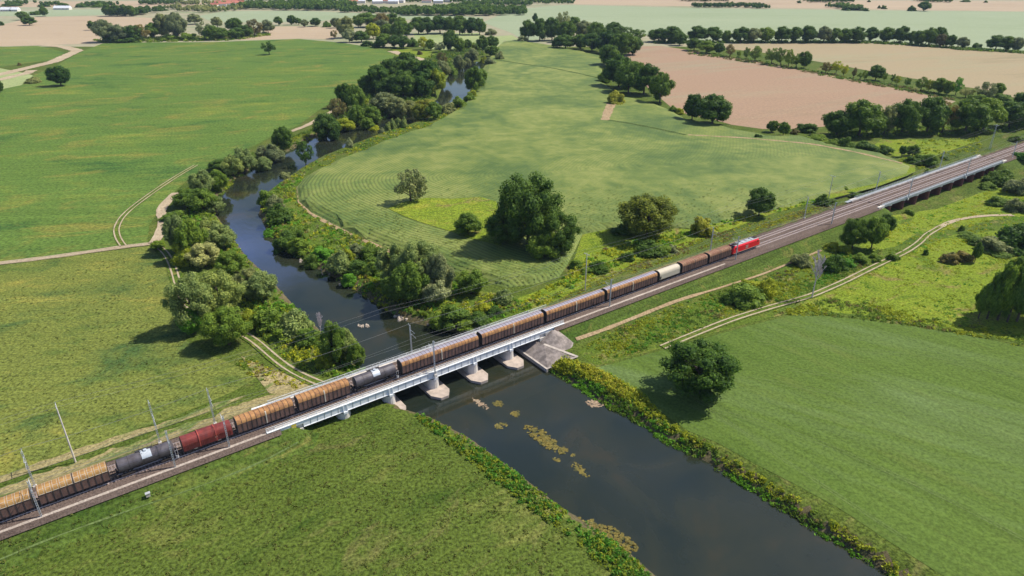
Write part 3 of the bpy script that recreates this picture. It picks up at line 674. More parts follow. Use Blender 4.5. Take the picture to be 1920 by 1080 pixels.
def tank_wagon(L, label, stepped=False, light=False):
    t = empty('tank_wagon', (0, 0, 0), 0, label, 'tank wagon', 'grey tank wagons')
    hl = L / 2 - 1.25; r = 1.42; zc = 2.62
    mb = MB(); xs = [-hl - .32, -hl - .18, -hl, hl, hl + .18, hl + .32]; rs = [.35, 1.05, r, r, 1.05, .35]
    for i in range(5): mb.tube((xs[i], 0, zc), (xs[i + 1], 0, zc), rs[i], rs[i + 1], 22, 0, cap=(i in (0, 4)))
    sh = mb.build('tank_shell', M['tank'], t, smooth=False)
    mb = MB()
    for x in (-hl * .62, -hl * .1, hl * .45): mb.tube((x - .04, 0, zc), (x + .04, 0, zc), r + .025, r + .025, 22)
    mb.build('hoop', M['wagon_end'], sh)
    mb = MB()   # light sheet saddle over the middle
    n = 10; a0, a1 = -1.25, .35
    for i in range(n):
        ta = a0 + (a1 - a0) * i / n; tb = a0 + (a1 - a0) * (i + 1) / n; R = r + .05
        mb.add([(-.75, R * math.sin(ta), zc + R * math.cos(ta)), (1.15, R * math.sin(ta), zc + R * math.cos(ta)), (1.15, R * math.sin(tb), zc + R * math.cos(tb)), (-.75, R * math.sin(tb), zc + R * math.cos(tb))], [(0, 3, 2, 1)])
    mb.build('cover_sheet', M['tank_light'], sh)
    mb = MB(); mb.tube((.2, 0, zc + r - .1), (.2, 0, zc + r + .32), .38, .36, 12); mb.tube((-.6, .1, zc + r - .1), (-.6, .1, zc + r + .22), .2, .2, 8); mb.build('dome', M['tank_light'], t)
    mb = MB(); mb.box(-1.7, 1.7, .25, .85, zc + r + .08, zc + r + .14)
    for x in np.arange(-1.7, 1.75, .85): mb.tube((x, .85, zc + r + .1), (x, .85, zc + r + .9), .03, .03, 5)
    mb.tube((-1.7, .85, zc + r + .9), (1.7, .85, zc + r + .9), .03, .03, 5)
    mb.build('catwalk', M['wagon_end'], t)
    mb = MB()
    for dx in (-1.0, -.55): mb.tube((dx, -1.55, 1.1), (dx, -.6, zc + r + .12), .03, .03, 5)
    for k in range(7): f = k / 6.5; mb.tube((-1.0, -1.55 + .95 * f, 1.1 + (zc + r - 1) * f), (-.55, -1.55 + .95 * f, 1.1 + (zc + r - 1) * f), .025, .025, 5)
    mb.build('ladder', M['wagon_end'], t)
    mb = MB(); mb.box(-L / 2 + .6, L / 2 - .6, -.55, .55, .95, 1.2)
    for s in (-1, 1):
        x = s * (L / 2 - .75); mb.box(x - .15, x + .15, -1.4, 1.4, .9, 1.25); mb.box(s * hl * .75 - .25, s * hl * .75 + .25, -1.1, 1.1, 1.2, 1.75)
    mb.build('underframe', M['under'], t)
    mb = MB(); x = L / 2 - .6      # end platform and steps, white handrails
    for y in (-1.3, 1.3):
        mb.tube((x, y, 1.25), (x, y, 2.3), .035, .035, 5); mb.tube((x - .5, y, 1.25), (x - .5, y, 2.3), .035, .035, 5); mb.tube((x - .5, y, 2.3), (x, y, 2.3), .035, .035, 5)
        for k in range(3): mb.box(x - .55, x + .05, y - .15, y + .15, .35 + .3 * k, .40 + .3 * k)
    mb.tube((x, -1.3, 2.0), (x, 1.3, 2.0), .03, .03, 5); mb.build('end_handrail', M['galv'], t)
    for x in (-L / 2 + 1.9, -L / 2 + 3.5, L / 2 - 3.5, L / 2 - 1.9): wheelset(t, x)
    for s in (-1, 1):
        mb = MB(); xc = s * (L / 2 - 2.7)
        for y in (-1, 1): mb.box(xc - 1.3, xc + 1.3, min(y * 1.03, y * 1.13), max(y * 1.03, y * 1.13), .45, .75)
        mb.box(xc - .3, xc + .3, -1.0, 1.0, .5, .94); mb.build('bogie_frame', M['under'], t)
    buffers(t, L); return t
def coil_wagon(L, label):
    t = empty('coil_wagon', (0, 0, 0), 0, label, 'freight wagon')
    hl = L / 2 - .6; segs = [(-hl, -hl / 3, 1.42, 4.05), (-hl / 3, hl / 3, 1.50, 4.18), (hl / 3, hl, 1.42, 4.05)]
    for x0, x1, hw, top in segs:
        mb = MB(); mb.sweep(hood_profile(hw, 1.2, 2.75, top, .85), x0, x1); k = 9
        for i in range(1, k):
            x = x0 + (x1 - x0) * i / k
            for y in (-1, 1): mb.box(x - .06, x + .06, min(y * hw, y * (hw + .09)), max(y * hw, y * (hw + .09)), 1.3, 2.72)
        mb.build('sliding_hood', M['red_hood'], t)
    mb = MB()
    rim = plain_mat('bright_red_rim', (.42,.08,.06), .5)
    for x in (-hl / 3, hl / 3): mb = MB(); mb.sweep(hood_profile(1.57, 1.2, 2.77, 4.26, .88), x - .1, x + .1); mb.build('hood_rim', rim, t)
    for x in (-hl - .09, hl + .01): mb = MB(); mb.box(x, x + .08, -1.35, 1.35, 1.2, 3.4); mb.build('end_wall', M['wagon_end'], t)
    mb = MB(); mb.box(-hl, hl, -1.3, 1.3, .9, 1.19); mb.build('underframe', M['under'], t)
    mb = MB(); mb.box(1.4, 1.9, -1.53, -1.49, 2.1, 2.35); mb.box(-3.1, -2.4, -1.4, -1.31, .98, 1.12); mb.box(1.9, 2.6, -1.4, -1.31, .98, 1.12); mb.build('marking', M['white_paint'], t)
    for x in (-hl + 1.2, -hl + 2.9, hl - 2.9, hl - 1.2): wheelset(t, x)
    buffers(t, L); return t
def tarp_wagon(L, label):
    t = empty('tarpaulin_wagon', (0, 0, 0), 0, label, 'freight wagon')
    hl = L / 2 - .6; mb = MB(); mb.sweep(hood_profile(1.40, 1.25, 2.9, 4.15, .55), -hl, hl); mb.build('tarpaulin', M['cream'], t)
    mb = MB()
    for x in (-hl, hl): s = 1 if x > 0 else -1; a_, b_ = sorted((x + s * .002, x + s * .12)); mb = MB(); mb.sweep(hood_profile(1.45, 1.15, 2.92, 4.2, .60), a_, b_); mb.build('end_wall', M['wagon_end'], t)
    mb = MB(); mb.box(-hl, hl, -1.3, 1.3, .9, 1.2); mb.box(-2, 2, -1.0, 1.0, .55, .9); mb.build('underframe', M['under'], t)
    mb = MB(); mb.box(-hl + .15, -hl + .75, -1.46, -1.42, 1.5, 2.4); mb.build('number_panel', M['wagon_end'], t)
    for x in (-hl + 1.2, -hl + 2.9, hl - 2.9, hl - 1.2): wheelset(t, x)
    buffers(t, L); return t
def loco(L, label):
    t = empty('electric_locomotive', (0, 0, 0), 0, label, 'locomotive')
    hl = L / 2 - .55
    mb = MB()   # body: side profile bevelled at the roof edge, cab noses sloping
    secs = [(-hl, 1.30, 2.35, .35), (-hl + .35, 1.42, 3.0, .5), (-hl + 1.15, 1.48, 3.78, 0), (hl - 1.15, 1.48, 3.78, 0), (hl - .35, 1.42, 3.0, .5), (hl, 1.30, 2.35, .35)]
    vs = []
    for x, w_, h, _ in secs:
        vs += [(x, -w_, .95), (x, -w_ - .02, min(h - .25, 3.3)), (x, -w_ + .28, h), (x, w_ - .28, h), (x, w_ + .02, min(h - .25, 3.3)), (x, w_, .95)]
    fs = []
    for i in range(5):
        for j in range(6): a_ = i * 6 + j; b_ = i * 6 + (j + 1) % 6; fs.append((a_, b_, b_ + 6, a_ + 6))
    fs += [tuple(range(6))[::-1], tuple(range(30, 36))]
    mb.add(vs, fs); body = mb.build('body', M['loco_red'], t)
    mb = MB(); mb.box(-hl + 1.2, hl - 1.2, -1.17, 1.17, 3.785, 3.86)
    for x0, x1 in ((-4.6, -3.2), (-1.9, -.2), (.6, 2.2), (3.4, 4.9)): mb.box(x0, x1, -.85, .85, 3.86, 4.02)
    mb.build('roof', M['loco_grey'], t)
    mb = MB()
    for x in (-5.6, 5.6):
        mb = MB(); mb.box(x - .9, x + .9, -.75, .75, 3.87, 4.10)
        for y in (-.5, .5): mb.tube((x - .8, y, 4.12), (x + .8, y, 4.28), .05, .05, 5)
        mb.tube((x + .8, -.85, 4.3), (x + .8, .85, 4.3), .05, .05, 5); mb.tube((x - .75, -.5, 4.2), (x - .75, .5, 4.2), .06, .06, 5); mb.build('pantograph', M['under'], t)
    mb = MB()
    for x in (-2.6, -2.2, 2.7): mb.tube((x, .2, 4.0), (x, .2, 4.35), .1, .06, 6)
    mb.tube((-4.4, .3, 4.3), (4.4, .3, 4.3), .04, .04, 5); mb.build('roof_line', M['under'], t)
    mb = MB(); 
    for s in (-1, 1):
        x0, z0, x1, z1 = s * (hl - .38), 3.0, s * (hl - 1.1), 3.72
        nx_ = s * .03
        mb.add([(x0 + nx_, -1.1, z0), (x0 + nx_, 1.1, z0), (x1 + nx_, .98, z1), (x1 + nx_, -.98, z1)], [(0, 1, 2, 3) if s > 0 else (0, 3, 2, 1)]); mb.build('windscreen', M['glass'], t)
        for y in (-1, 1): mb = MB(); mb.box(min(s * (hl - 1.75), s * (hl - 1.2)), max(s * (hl - 1.75), s * (hl - 1.2)), min(y * 1.5, y * 1.515), max(y * 1.5, y * 1.515), 2.55, 3.2); mb.build('window', M['glass'], t)
        mb = MB()
    mb = MB()
    for s in (-1, 1):
        for y in (-.85, .85): mb = MB(); mb.tube((s * (hl - .02), y, 1.75), (s * (hl + .03), y, 1.75), .17, .17, 10); mb.build('headlight', M['white_paint'], t)
        mb = MB(); mb.tube((s * (hl - .55), 0, 3.45), (s * (hl - .45), 0, 3.45), .1, .1, 8); mb.build('headlight', M['white_paint'], t)
    mb = MB(); mb.box(-hl + .5, hl - .5, -1.515, -1.50, 1.0, 1.14)
    # framed two letter mark on the side
    y0, y1 = -1.522, -1.502; Z = 2.15; X = .1
    for x0, x1, z0, z1 in ((-.75, .75, Z + .48, Z + .56), (-.75, .75, Z - .56, Z - .48), (-.75, -.67, Z - .5, Z + .5), (.67, .75, Z - .5, Z + .5),
                           (-.5, -.36, Z - .34, Z + .34), (-.5, -.2, Z + .22, Z + .34), (-.5, -.2, Z - .34, Z - .22), (-.2, -.08, Z - .26, Z + .26),
                           (.08, .22, Z - .34, Z + .34), (.08, .4, Z + .22, Z + .34), (.08, .4, Z - .34, Z - .22), (.08, .4, Z - .06, Z + .06), (.38, .5, Z + .04, Z + .26), (.38, .5, Z - .26, Z - .04)):
        mb.box(X + x0, X + x1, y0, y1, z0, z1)
    mb.box(-hl + 1.9, -hl + 3.2, y0, y1, 1.5, 1.62); mb.build('marking', M['white_paint'], t)
    mb = MB(); mb.box(-hl + .3, hl - .3, -1.35, 1.35, .75, .949); mb.box(-2.0, 2.0, -1.25, 1.25, .35, .75); mb.build('underframe', M['under'], t)
    for s in (-1, 1):
        xc = s * (L / 2 - 4.3); mb = MB()
        for y in (-1, 1): mb.box(xc - 2.0, xc + 2.0, min(y * 1.05, y * 1.2), max(y * 1.05, y * 1.2), .4, .74)
        mb.box(xc - .4, xc + .4, -1.05, 1.05, .45, .75); mb.build('bogie_frame', M['under'], t)
        for dx in (-1.3, 1.3): wheelset(t, xc + dx, .55)
    buffers(t, L); return t
cuts = [114.5, 97.6, 84.6, 70.4, 59.3, 35.5, 11.2, -11.7, -36.5, -49.8, -63.9, -78.1, -89.7, -102.8, -116.2, -130.0]
def place(t, i): L = cuts[i] - cuts[i + 1]; railframe(t, (cuts[i] + cuts[i + 1]) / 2, -YN, RZ); return t
def LL(i): return cuts[i] - cuts[i + 1]
place(loco(LL(0), 'red electric locomotive with grey roof at the head of the freight train'), 0)
place(covered_wagon(LL(1), 'brown ribbed covered wagon coupled directly behind the red locomotive', 'brown', False), 1)
place(covered_wagon(LL(2), 'brown ribbed covered wagon between the cream wagon and another brown wagon', 'brown', False), 2)
place(tarp_wagon(LL(3), 'cream tarpaulin covered wagon, the only pale one in the train'), 3)
g = 'long rust covered wagons with a white band'
place(covered_wagon(LL(4), 'long rust wagon with white centre band, coupled next to the cream wagon', 'long', True, g), 4)
place(covered_wagon(LL(5), 'long rust wagon with white band standing just right of the river bridge', 'long', True, g), 5)
place(covered_wagon(LL(6), 'long rust wagon with white band over the right end of the river bridge', 'long', True, g), 6)
place(covered_wagon(LL(7), 'long rust wagon with white band over mid river, coupled to the tank wagon', 'long', True, g), 7)
place(tank_wagon(LL(8), 'grey tank wagon standing on the river bridge between rust wagons'), 8)
place(covered_wagon(LL(9), 'orange rust roofed short wagon coupled left of the tank wagon on the bridge', 'rust', True), 9)
place(covered_wagon(LL(10), 'orange rust roofed short wagon at the left end of the bridge beside the red wagon', 'rust', True), 10)
place(coil_wagon(LL(11), 'dark red coil wagon with three telescoping ribbed hoods'), 11)
place(tank_wagon(LL(12), 'dark grey tank wagon left of the dark red wagon, on the embankment'), 12)
place(covered_wagon(LL(13), 'ochre roofed wagon with white framed roof panels, behind the dark tank wagon', 'ochre', False), 13)
place(covered_wagon(LL(14), 'ochre roofed wagon with white framed panels, leftmost wagon, cut by the frame', 'ochre', False), 14)

# ================================================================ masts and wires
def mast(u, v, base, top, label, far=False):
    t = railframe(empty('catenary_mast', (0, 0, 0), 0, label, 'catenary mast', 'catenary masts beside the tracks'), u, v, base)
    h = top - base; s = -1 if far else 1       # arm points towards the track
    mb = MB()
    for x in (-.13, .13): mb.box(x - .035, x + .035, -.13, .13, 0, h)
    for k in range(int(h / .55)):
        z = .3 + k * .55; mb.box(-.095, .095, -.12, .12, z, z + .05)
    mb.build('post', M['galv'], t)
    mb = MB(); mb.box(-.35, .35, -.35, .35, -.7, .25); mb.build('foot', M['concrete'], t)
    mb = MB(); zc = RZ + 5.4 - base
    mb.tube((0, 0, zc + 1.5), (0, s * 2.7, zc + 1.65), .04, .04, 6); mb.tube((0, 0, zc + .2), (0, s * 2.6, zc + 1.6), .04, .04, 6); mb.tube((0, s * .6, zc + .5), (0, s * 3.1, zc + .25), .035, .035, 6)
    mb.build('cantilever', M['galv'], t)
    mb = MB()
    for z in (zc + 1.5, zc + .2): mb.tube((0, s * .2, z), (0, s * .55, z + .05), .09, .09, 8); mb.build('insulator', M['tank_light'], t); mb = MB()
    mb.tube((0, -s * .1, h - .15), (0, -s * .8, h), .04, .04, 6); mb.tube((0, -s * .75, h - .1), (0, -s * .75, h + .25), .08, .06, 6)
    mb.build('insulator', M['tank_light'], t)
    return t
near = [(-116.1, 2.9, 12.9, 'beside the leftmost ochre wagon'), (-91.6, 2.9, 13.6, 'in front of the dark grey tank wagon'), (-80.3, 2.9, 12.4, 'in front of the dark red wagon'), (-27.8, 3.7, 13.6, 'on a pier of the river bridge'), (35.8, 2.9, 13.4, 'right of the river bridge by the long rust wagons'), (98.0, 2.9, 13.0, 'in front of the red locomotive'), (160, 2.9, 13.4, 'beside the empty track between locomotive and brick bridge'), (221, 3.9, 12.8, 'on the near side of the left part of the brick bridge'), (279, 3.9, 12.8, 'on the near side of the right part of the brick bridge'), (336, 3.2, 12.8, 'near side at the right edge beyond the brick bridge')]
for u, v, top, ph in near: mast(u, v, RZ - .75 if not (-60 < u < 10 or 200 < u < 320) else RZ - 1.2, top, 'catenary mast ' + ph)
for u, v, top, ph in [(-116.5, -8.4, 12.6, 'behind the gap beside the leftmost ochre wagon'), (-92.5, -8.4, 14.6, 'behind the dark grey tank wagon'), (-80.5, -8.4, 13.0, 'behind the dark red wagon'), (-28, -8.6, 12.9, 'behind the long rust wagon over mid river'), (98, -8.4, 13.0, 'behind the brown wagons near the locomotive'), (158.5, -8.4, 12.9, 'behind the empty track left of the brick bridge'), (220, -10.6, 12.8, 'behind the left part of the brick bridge'), (283, -10.6, 12.8, 'behind the right part of the brick bridge')]:
    mast(u, v, RZ - .9, top, 'catenary mast ' + ph, True)
def pole(X, Y, h, label, lattice=False):
    t = empty('power_pole', (X, Y, 0), TH, label, 'power pole', 'tall poles of the power line beside the railway')
    mb = MB()
    if lattice:
        for y in (-.45, .45): mb.tube((0, y, -.3), (0, y * .35, h), .12, .08, 6)
        for k in range(8): z = h * k / 8; q = 1 - .65 * k / 8; mb.tube((0, -.45 * q, z), (0, .45 * (q - .08), z + h / 8), .04, .04, 5)
    else: mb.tube((0, 0, -.3), (0, 0, h), .20, .12, 8)
    mb.build('shaft', M['galv'] if lattice else M['concrete'], t)
    mb = MB(); mb.box(-.06, .06, -1.3, 1.3, h - .4, h - .28); mb.build('crossarm', M['galv'], t)
    mb = MB()
    for y in (-1.15, 0, 1.15): mb = MB(); mb.tube((0, y, h - .28), (0, y, h + .12), .07, .05, 6); mb.build('insulator', M['tank_light'], t)
x, y = G(142, 867); pole(x, y, 15.7, 'tall pale power pole in the meadow above the leftmost wagons')
x, y = G(1097, 545); pole(x, y, 13.8, 'power pole with crossarm left of the long rust wagons, in the scrub')
x, y = G(1551, 383); pole(x, y, 13.6, 'power pole with crossarm behind the empty tracks, beside a dark bush')
x, y = G(1855, 281); pole(x, y, 14.8, 'double legged power pole standing at the upper right beyond the brick bridge', True)
def wire(name, pts, label, sag=.9, r=.035):
    mb = MB()
    for (p, q) in zip(pts[:-1], pts[1:]):
        n = 10; prev = Vector(p)
        for k in range(1, n + 1):
            f = k / n; c = Vector(p).lerp(Vector(q), f); c.z -= sag * 4 * f * (1 - f); mb.tube(prev, c, r, r, 4, 0, False); prev = c
    return tag(mb.build(name, M['wire'], None), label, 'overhead wire', 'wires above the railway')
us = [-240, -178, -116, -80, -28, 36, 98, 160, 221, 279, 336, 398, 460]
for v, zt, z2, ph in ((-YN, RZ + 6.9, RZ + 5.5, 'near track'), (-YF, RZ + 6.9, RZ + 5.5, 'far track')):
    wire('overhead_wire', [UVW(u, v, zt) for u in us], 'sagging carrier wire above the ' + ph, 1.0, .022)
    wire('overhead_wire', [UVW(u, v, z2) for u in us], 'level contact wire above the ' + ph, .04, .022)
wire('overhead_wire', [UVW(u, 3.7, 13.1) for u in us], 'feeder wire along the tops of the near masts', .8, .024)
wire('overhead_wire', [UVW(u, -9.2, 12.9) for u in us], 'feeder wire along the tops of the far masts', .8, .035)
pp = [(-300, -17.5, 15), (-109, -17.4, 15.7), (-31, -17.6, 14.5), (43.9, -17.6, 13.8), (119, -18, 13.7), (193.3, -18.3, 13.6), (275, -17.8, 14), (360.8, -17, 14.8), (450, -17, 14.8)]
for k in (-1.15, 1.15): wire('overhead_wire', [UVW(u, v + k, z + .1) for u, v, z in pp], 'power line wire on the %s side of the tall poles' % ('railway' if k > 0 else 'field'), 1.2, .022)
# trackside box
bx = railframe(empty('trackside_box', (0, 0, 0), 0, 'small white trackside box on the ballast slope near the dark tank wagon', 'box'), -98.0, 6.4, RZ - 2.6)
mb = MB(); mb.box(-.4, .4, -.3, .3, 0, .8); mb.build('cabinet', M['white_paint'], bx); mb = MB(); mb.box(-.48, .48, -.38, .38, .8, .88); mb.build('lid', M['galv'], bx)
# ================================================================ plants
RNG = np.random.default_rng(7)
def leaf_quads(P, N, size, rng, out=0.6, elong=1.3):
    """one rhombus per point, facing partly outward"""
    n = len(P); r = rng.normal(size=(n, 3)); r /= np.linalg.norm(r, axis=1, keepdims=True) + 1e-9
    nn = N * out + r * (1 - out * .6); nn /= np.linalg.norm(nn, axis=1, keepdims=True) + 1e-9
    t = np.cross(nn, rng.normal(size=(n, 3))); t /= np.linalg.norm(t, axis=1, keepdims=True) + 1e-9
    b = np.cross(nn, t); s = np.asarray(size).reshape(-1, 1) * rng.uniform(.6, 1.3, (n, 1))
    V = np.stack([P - t * s * elong, P - b * s * .75, P + t * s * elong, P + b * s * .75], 1).reshape(-1, 3)
    return V, np.arange(4 * n).reshape(n, 4)
def crown_pts(kind, seed, n):
    rng = np.random.default_rng(seed)
    if kind == 'broad':   K, rx, z0, z1, lr = 30, .38, .05, 1.0, (.11, .19)
    elif kind == 'willow': K, rx, z0, z1, lr = 40, .38, .05, 1.0, (.07, .15)
    elif kind == 'bush':  K, rx, z0, z1, lr = 20, .36, .0, .95, (.12, .22)
    elif kind == 'narrow': K, rx, z0, z1, lr = 24, .34, .16, 1.0, (.12, .20)
    elif kind == 'sparse': K, rx, z0, z1, lr = 26, .40, .12, 1.0, (.07, .14)
    elif kind == 'hero':  K, rx, z0, z1, lr = 56, .40, .06, 1.0, (.075, .15)
    C = []; R = []
    tries = 0
    while len(C) < K and tries < 4000:
        tries += 1
        d = rng.normal(size=3); d /= np.linalg.norm(d); rad = rng.uniform(.35, 1.0) ** .5
        x, y, zz = d * rad
        zz = .5 + zz * .5
        if kind == 'bush': zz = abs(d[2] * rad); zz = zz * .85
        w = 1.0
        if kind in ('willow',): w = 1.0 - .45 * max(0, zz - .55)
        if kind == 'narrow': w = 1.0 - .35 * max(0, zz - .55)
        r = rng.uniform(*lr)
        if kind == 'bush': z = zz * (z1 - r) 
        else: z = z0 + r * .7 + zz * (z1 - z0 - r * 1.7)
        c = np.array([x * rx * w, y * rx * w, z])
        if C and min(np.linalg.norm(np.array(C) - c, axis=1)) < r * .65: continue
        C.append(c); R.append(r)
    C = np.array(C); R = np.array(R)
    if kind in ('broad', 'bush', 'narrow'):       # a filling lobe in the middle
        C = np.vstack([C, [0, 0, (z0 + z1) / 2 * (1 if kind != 'bush' else .7)]]); R = np.append(R, .24)
    A = R ** 2; A /= A.sum(); cnt = (A * n * 1.5).astype(int)
    P = []; N = []; L = []
    vz = 1.35 if kind == 'willow' else 1.0
    for i in range(len(C)):
        d = rng.normal(size=(cnt[i], 3)); d /= np.linalg.norm(d, axis=1, keepdims=True)
        rr = R[i] * rng.uniform(.72, 1.08, (cnt[i], 1))
        p = C[i] + d * rr * np.array([1, 1, vz * (0.9)])
        keep = np.ones(len(p), bool)
        for j in range(len(C)):
            if j != i: keep &= np.linalg.norm((p - C[j]) / np.array([1, 1, vz * .9]), axis=1) > R[j] * .78
        keep &= p[:, 2] > 0.01
        P.append(p[keep]); N.append(d[keep]); L.append(np.full(keep.sum(), rng.uniform(0, .45)))
    return np.vstack(P), np.vstack(N), np.concatenate(L), C, R, rng
def core_mesh(C, R, f=.74, seg=7, rings=5):
    V = []; F = []
    for c, r in zip(C, R):
        b = len(V); V.append((c[0], c[1], c[2] + r * f))
        for i in range(1, rings):
            a = math.pi * i / rings
            for j in range(seg): t = 2 * math.pi * j / seg; V.append((c[0] + r * f * math.sin(a) * math.cos(t), c[1] + r * f * math.sin(a) * math.sin(t), max(.005, c[2] + r * f * math.cos(a))))
        V.append((c[0], c[1], max(.004, c[2] - r * f))); e = len(V) - 1
        for j in range(seg):
            k = (j + 1) % seg; F.append((b, b + 1 + j, b + 1 + k, b + 1 + k))
            for i in range(rings - 2): q = b + 1 + i * seg; F.append((q + j, q + seg + j, q + seg + k, q + k))
            q = b + 1 + (rings - 2) * seg; F.append((q + j, e, q + k, q + k))
    return V, F
LEAF = {'grass': ((0.078,0.105,0.022), (0.185,0.205,0.055)), 'dark': ((0.057,0.116,0.020), (0.155,0.248,0.034)), 'mid': ((0.086,0.163,0.023), (0.254,0.356,0.045)), 'willow': ((0.131,0.198,0.058), (0.398,0.465,0.131)),
        'silver': ((0.213,0.248,0.109), (0.600,0.618,0.263)), 'yg': ((0.178,0.248,0.020), (0.481,0.500,0.039)), 'yellow': ((0.240,0.256,0.036), (0.506,0.497,0.048)),
        'brown': ((0.144,0.128,0.048), (0.286,0.243,0.071)), 'green': ((0.065,0.178,0.019), (0.186,0.419,0.036)), 'greygreen': ((0.128,0.169,0.075), (0.358,0.385,0.147)),
        'deep': ((0.029,0.074,0.016), (0.105,0.197,0.024)), 'oak': ((0.091,0.130,0.019), (0.373,0.393,0.043))}
for k, (lo, hi) in LEAF.items(): M['leaf_' + k] = leaf_mat('leaves_' + k, lo, hi)
NLEAF = {'broad': 3600, 'willow': 5200, 'bush': 2600, 'narrow': 2600, 'sparse': 1900, 'hero': 9000}
LSIZE = {'broad': .024, 'willow': .018, 'bush': .030, 'narrow': .030, 'sparse': .024, 'hero': .0135}
CR = {}
def crown_mesh(kind, color, var):
    key = (kind, color, var)
    if key in CR: return CR[key]
    P, N, L, C, R, rng = crown_pts(kind, 100 * var + len(kind) * 7 + 3, NLEAF[kind])
    V, F = leaf_quads(P, N, np.full(len(P), LSIZE[kind]), rng, .8, 1.6 if kind == 'willow' else 1.25)
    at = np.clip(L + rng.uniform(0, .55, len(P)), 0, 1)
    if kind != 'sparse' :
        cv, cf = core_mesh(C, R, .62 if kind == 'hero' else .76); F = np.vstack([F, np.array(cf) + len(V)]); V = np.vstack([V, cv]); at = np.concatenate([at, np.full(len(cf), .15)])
    F = F.astype(np.int32)
    # degenerate quads (poles) are kept as triangles by repeating a corner: split out
    tri = F[:, 2] == F[:, 3]
    me = bpy.data.meshes.new('crown'); 
    me.vertices.add(len(V)); me.vertices.foreach_set('co', np.asarray(V, dtype=np.float32).ravel())
    loops = np.concatenate([F[~tri].ravel(), F[tri][:, :3].ravel()]); nq = (~tri).sum(); ntr = tri.sum()
    me.loops.add(len(loops)); me.loops.foreach_set('vertex_index', loops)
    me.polygons.add(nq + ntr)
    me.polygons.foreach_set('loop_start', np.concatenate([np.arange(nq) * 4, nq * 4 + np.arange(ntr) * 3]).astype(np.int32))
    me.polygons.foreach_set('loop_total', np.concatenate([np.full(nq, 4), np.full(ntr, 3)]).astype(np.int32))
    me.materials.append(M['leaf_' + color]); me.update(calc_edges=True)
    a = me.attributes.new('v', 'FLOAT', 'FACE'); a.data.foreach_set('value', np.concatenate([at[~tri], at[tri]]).astype(np.float32))
    CR[key] = me; return me
TR = {}
def trunk_mesh(kind, var):
    key = (kind, var)
    if key in TR: return TR[key]
    rnd = random.Random(var * 31 + len(kind)); mb = MB()
    if kind == 'bush':
        for i in range(5):
            a = i * 1.26; mb.tube((.02 * math.cos(a), .02 * math.sin(a), -.02), (.16 * math.cos(a), .16 * math.sin(a), .42), .016, .008, 5)
    else:
        r = .032; mb.tube((0, 0, -.03), (.008, .005, .30), r, r * .75, 8, cap=False); mb.tube((.008, .005, .30), (0, 0, .62), r * .75, r * .4, 7, cap=False)
        for i in range(7):
            a = i * 2.4 + rnd.random(); z = .24 + .05 * i; L = .24 + .1 * rnd.random()
            m = (.6 * L * math.cos(a), .6 * L * math.sin(a), z + .10); mb.tube((0, 0, z), m, .014, .010, 5, cap=False)
            mb.tube(m, (L * math.cos(a + .2), L * math.sin(a + .2), z + .24), .010, .004, 5, cap=False)
    TR[key] = mb.mesh('trunk', M['bark']); return TR[key]
def bare_mesh(var):
    key = ('bare', var)
    if key in TR: return TR[key]
    rnd = random.Random(var + 5); mt = MB(); mc = MB()
    mt.tube((0, 0, -.03), (.01, 0, .40), .024, .017, 7, cap=False); mt.tube((.01, 0, .40), (-.01, 0, .72), .017, .008, 6, cap=False)
    def grow(p, d, L, r, n):
        q = p + d * L; mc.tube(p, q, r, r * .7, 4, cap=False)
        if n == 0: return
        for _ in range(3 if n > 1 else 4):
            e = (d + Vector((rnd.uniform(-.8, .8), rnd.uniform(-.8, .8), rnd.uniform(-.2, .7)))).normalized(); grow(p.lerp(q, rnd.uniform(.4, 1)), e, L * .68, r * .68, n - 1)
    for i in range(10):
        a = i * 2.4; z = .34 + .035 * i; grow(Vector((0, 0, z)), Vector((math.cos(a), math.sin(a), 1.0)).normalized(), .17, .013, 3)
    TR[key] = (mt.mesh('trunk', M['bark_pale']), mc.mesh('crown', M['bark_pale'])); return TR[key]
LEAF_FIX = 1
LOOK = {'dark': 'dark green', 'deep': 'very dark green', 'mid': 'mid green', 'willow': 'soft green', 'silver': 'silvery', 'yg': 'yellow green', 'yellow': 'golden yellow', 'brown': 'brownish', 'green': 'bright green', 'greygreen': 'grey green', 'oak': 'olive green'}
KN = {'broad': ('tree', 'tree'), 'hero': ('tree', 'tree'), 'willow': ('willow_tree', 'willow'), 'bush': ('bush', 'bush'), 'narrow': ('poplar_tree', 'slender tree'), 'sparse': ('thin_tree', 'thin crowned tree'), 'bare': ('bare_tree', 'leafless tree')}
ORD = ['first', 'second', 'third', 'fourth', 'fifth', 'sixth', 'seventh', 'eighth', 'ninth', 'tenth', 'eleventh', 'twelfth', 'thirteenth', 'fourteenth', 'fifteenth', 'sixteenth', 'seventeenth', 'eighteenth', 'nineteenth', 'twentieth'] + ['twenty-' + x for x in ['first', 'second', 'third', 'fourth', 'fifth', 'sixth', 'seventh', 'eighth', 'ninth']] + ['thirtieth'] + ['thirty-' + x for x in ['first', 'second', 'third', 'fourth', 'fifth', 'sixth', 'seventh', 'eighth', 'ninth']] + ['fortieth'] + ['forty-' + x for x in ['first', 'second', 'third', 'fourth', 'fifth', 'sixth', 'seventh', 'eighth', 'ninth']]
K1 = {'b': 'broad', 'h': 'hero', 'w': 'willow', 's': 'bush', 'n': 'narrow', 't': 'sparse', 'x': 'bare'}
TI = [0]
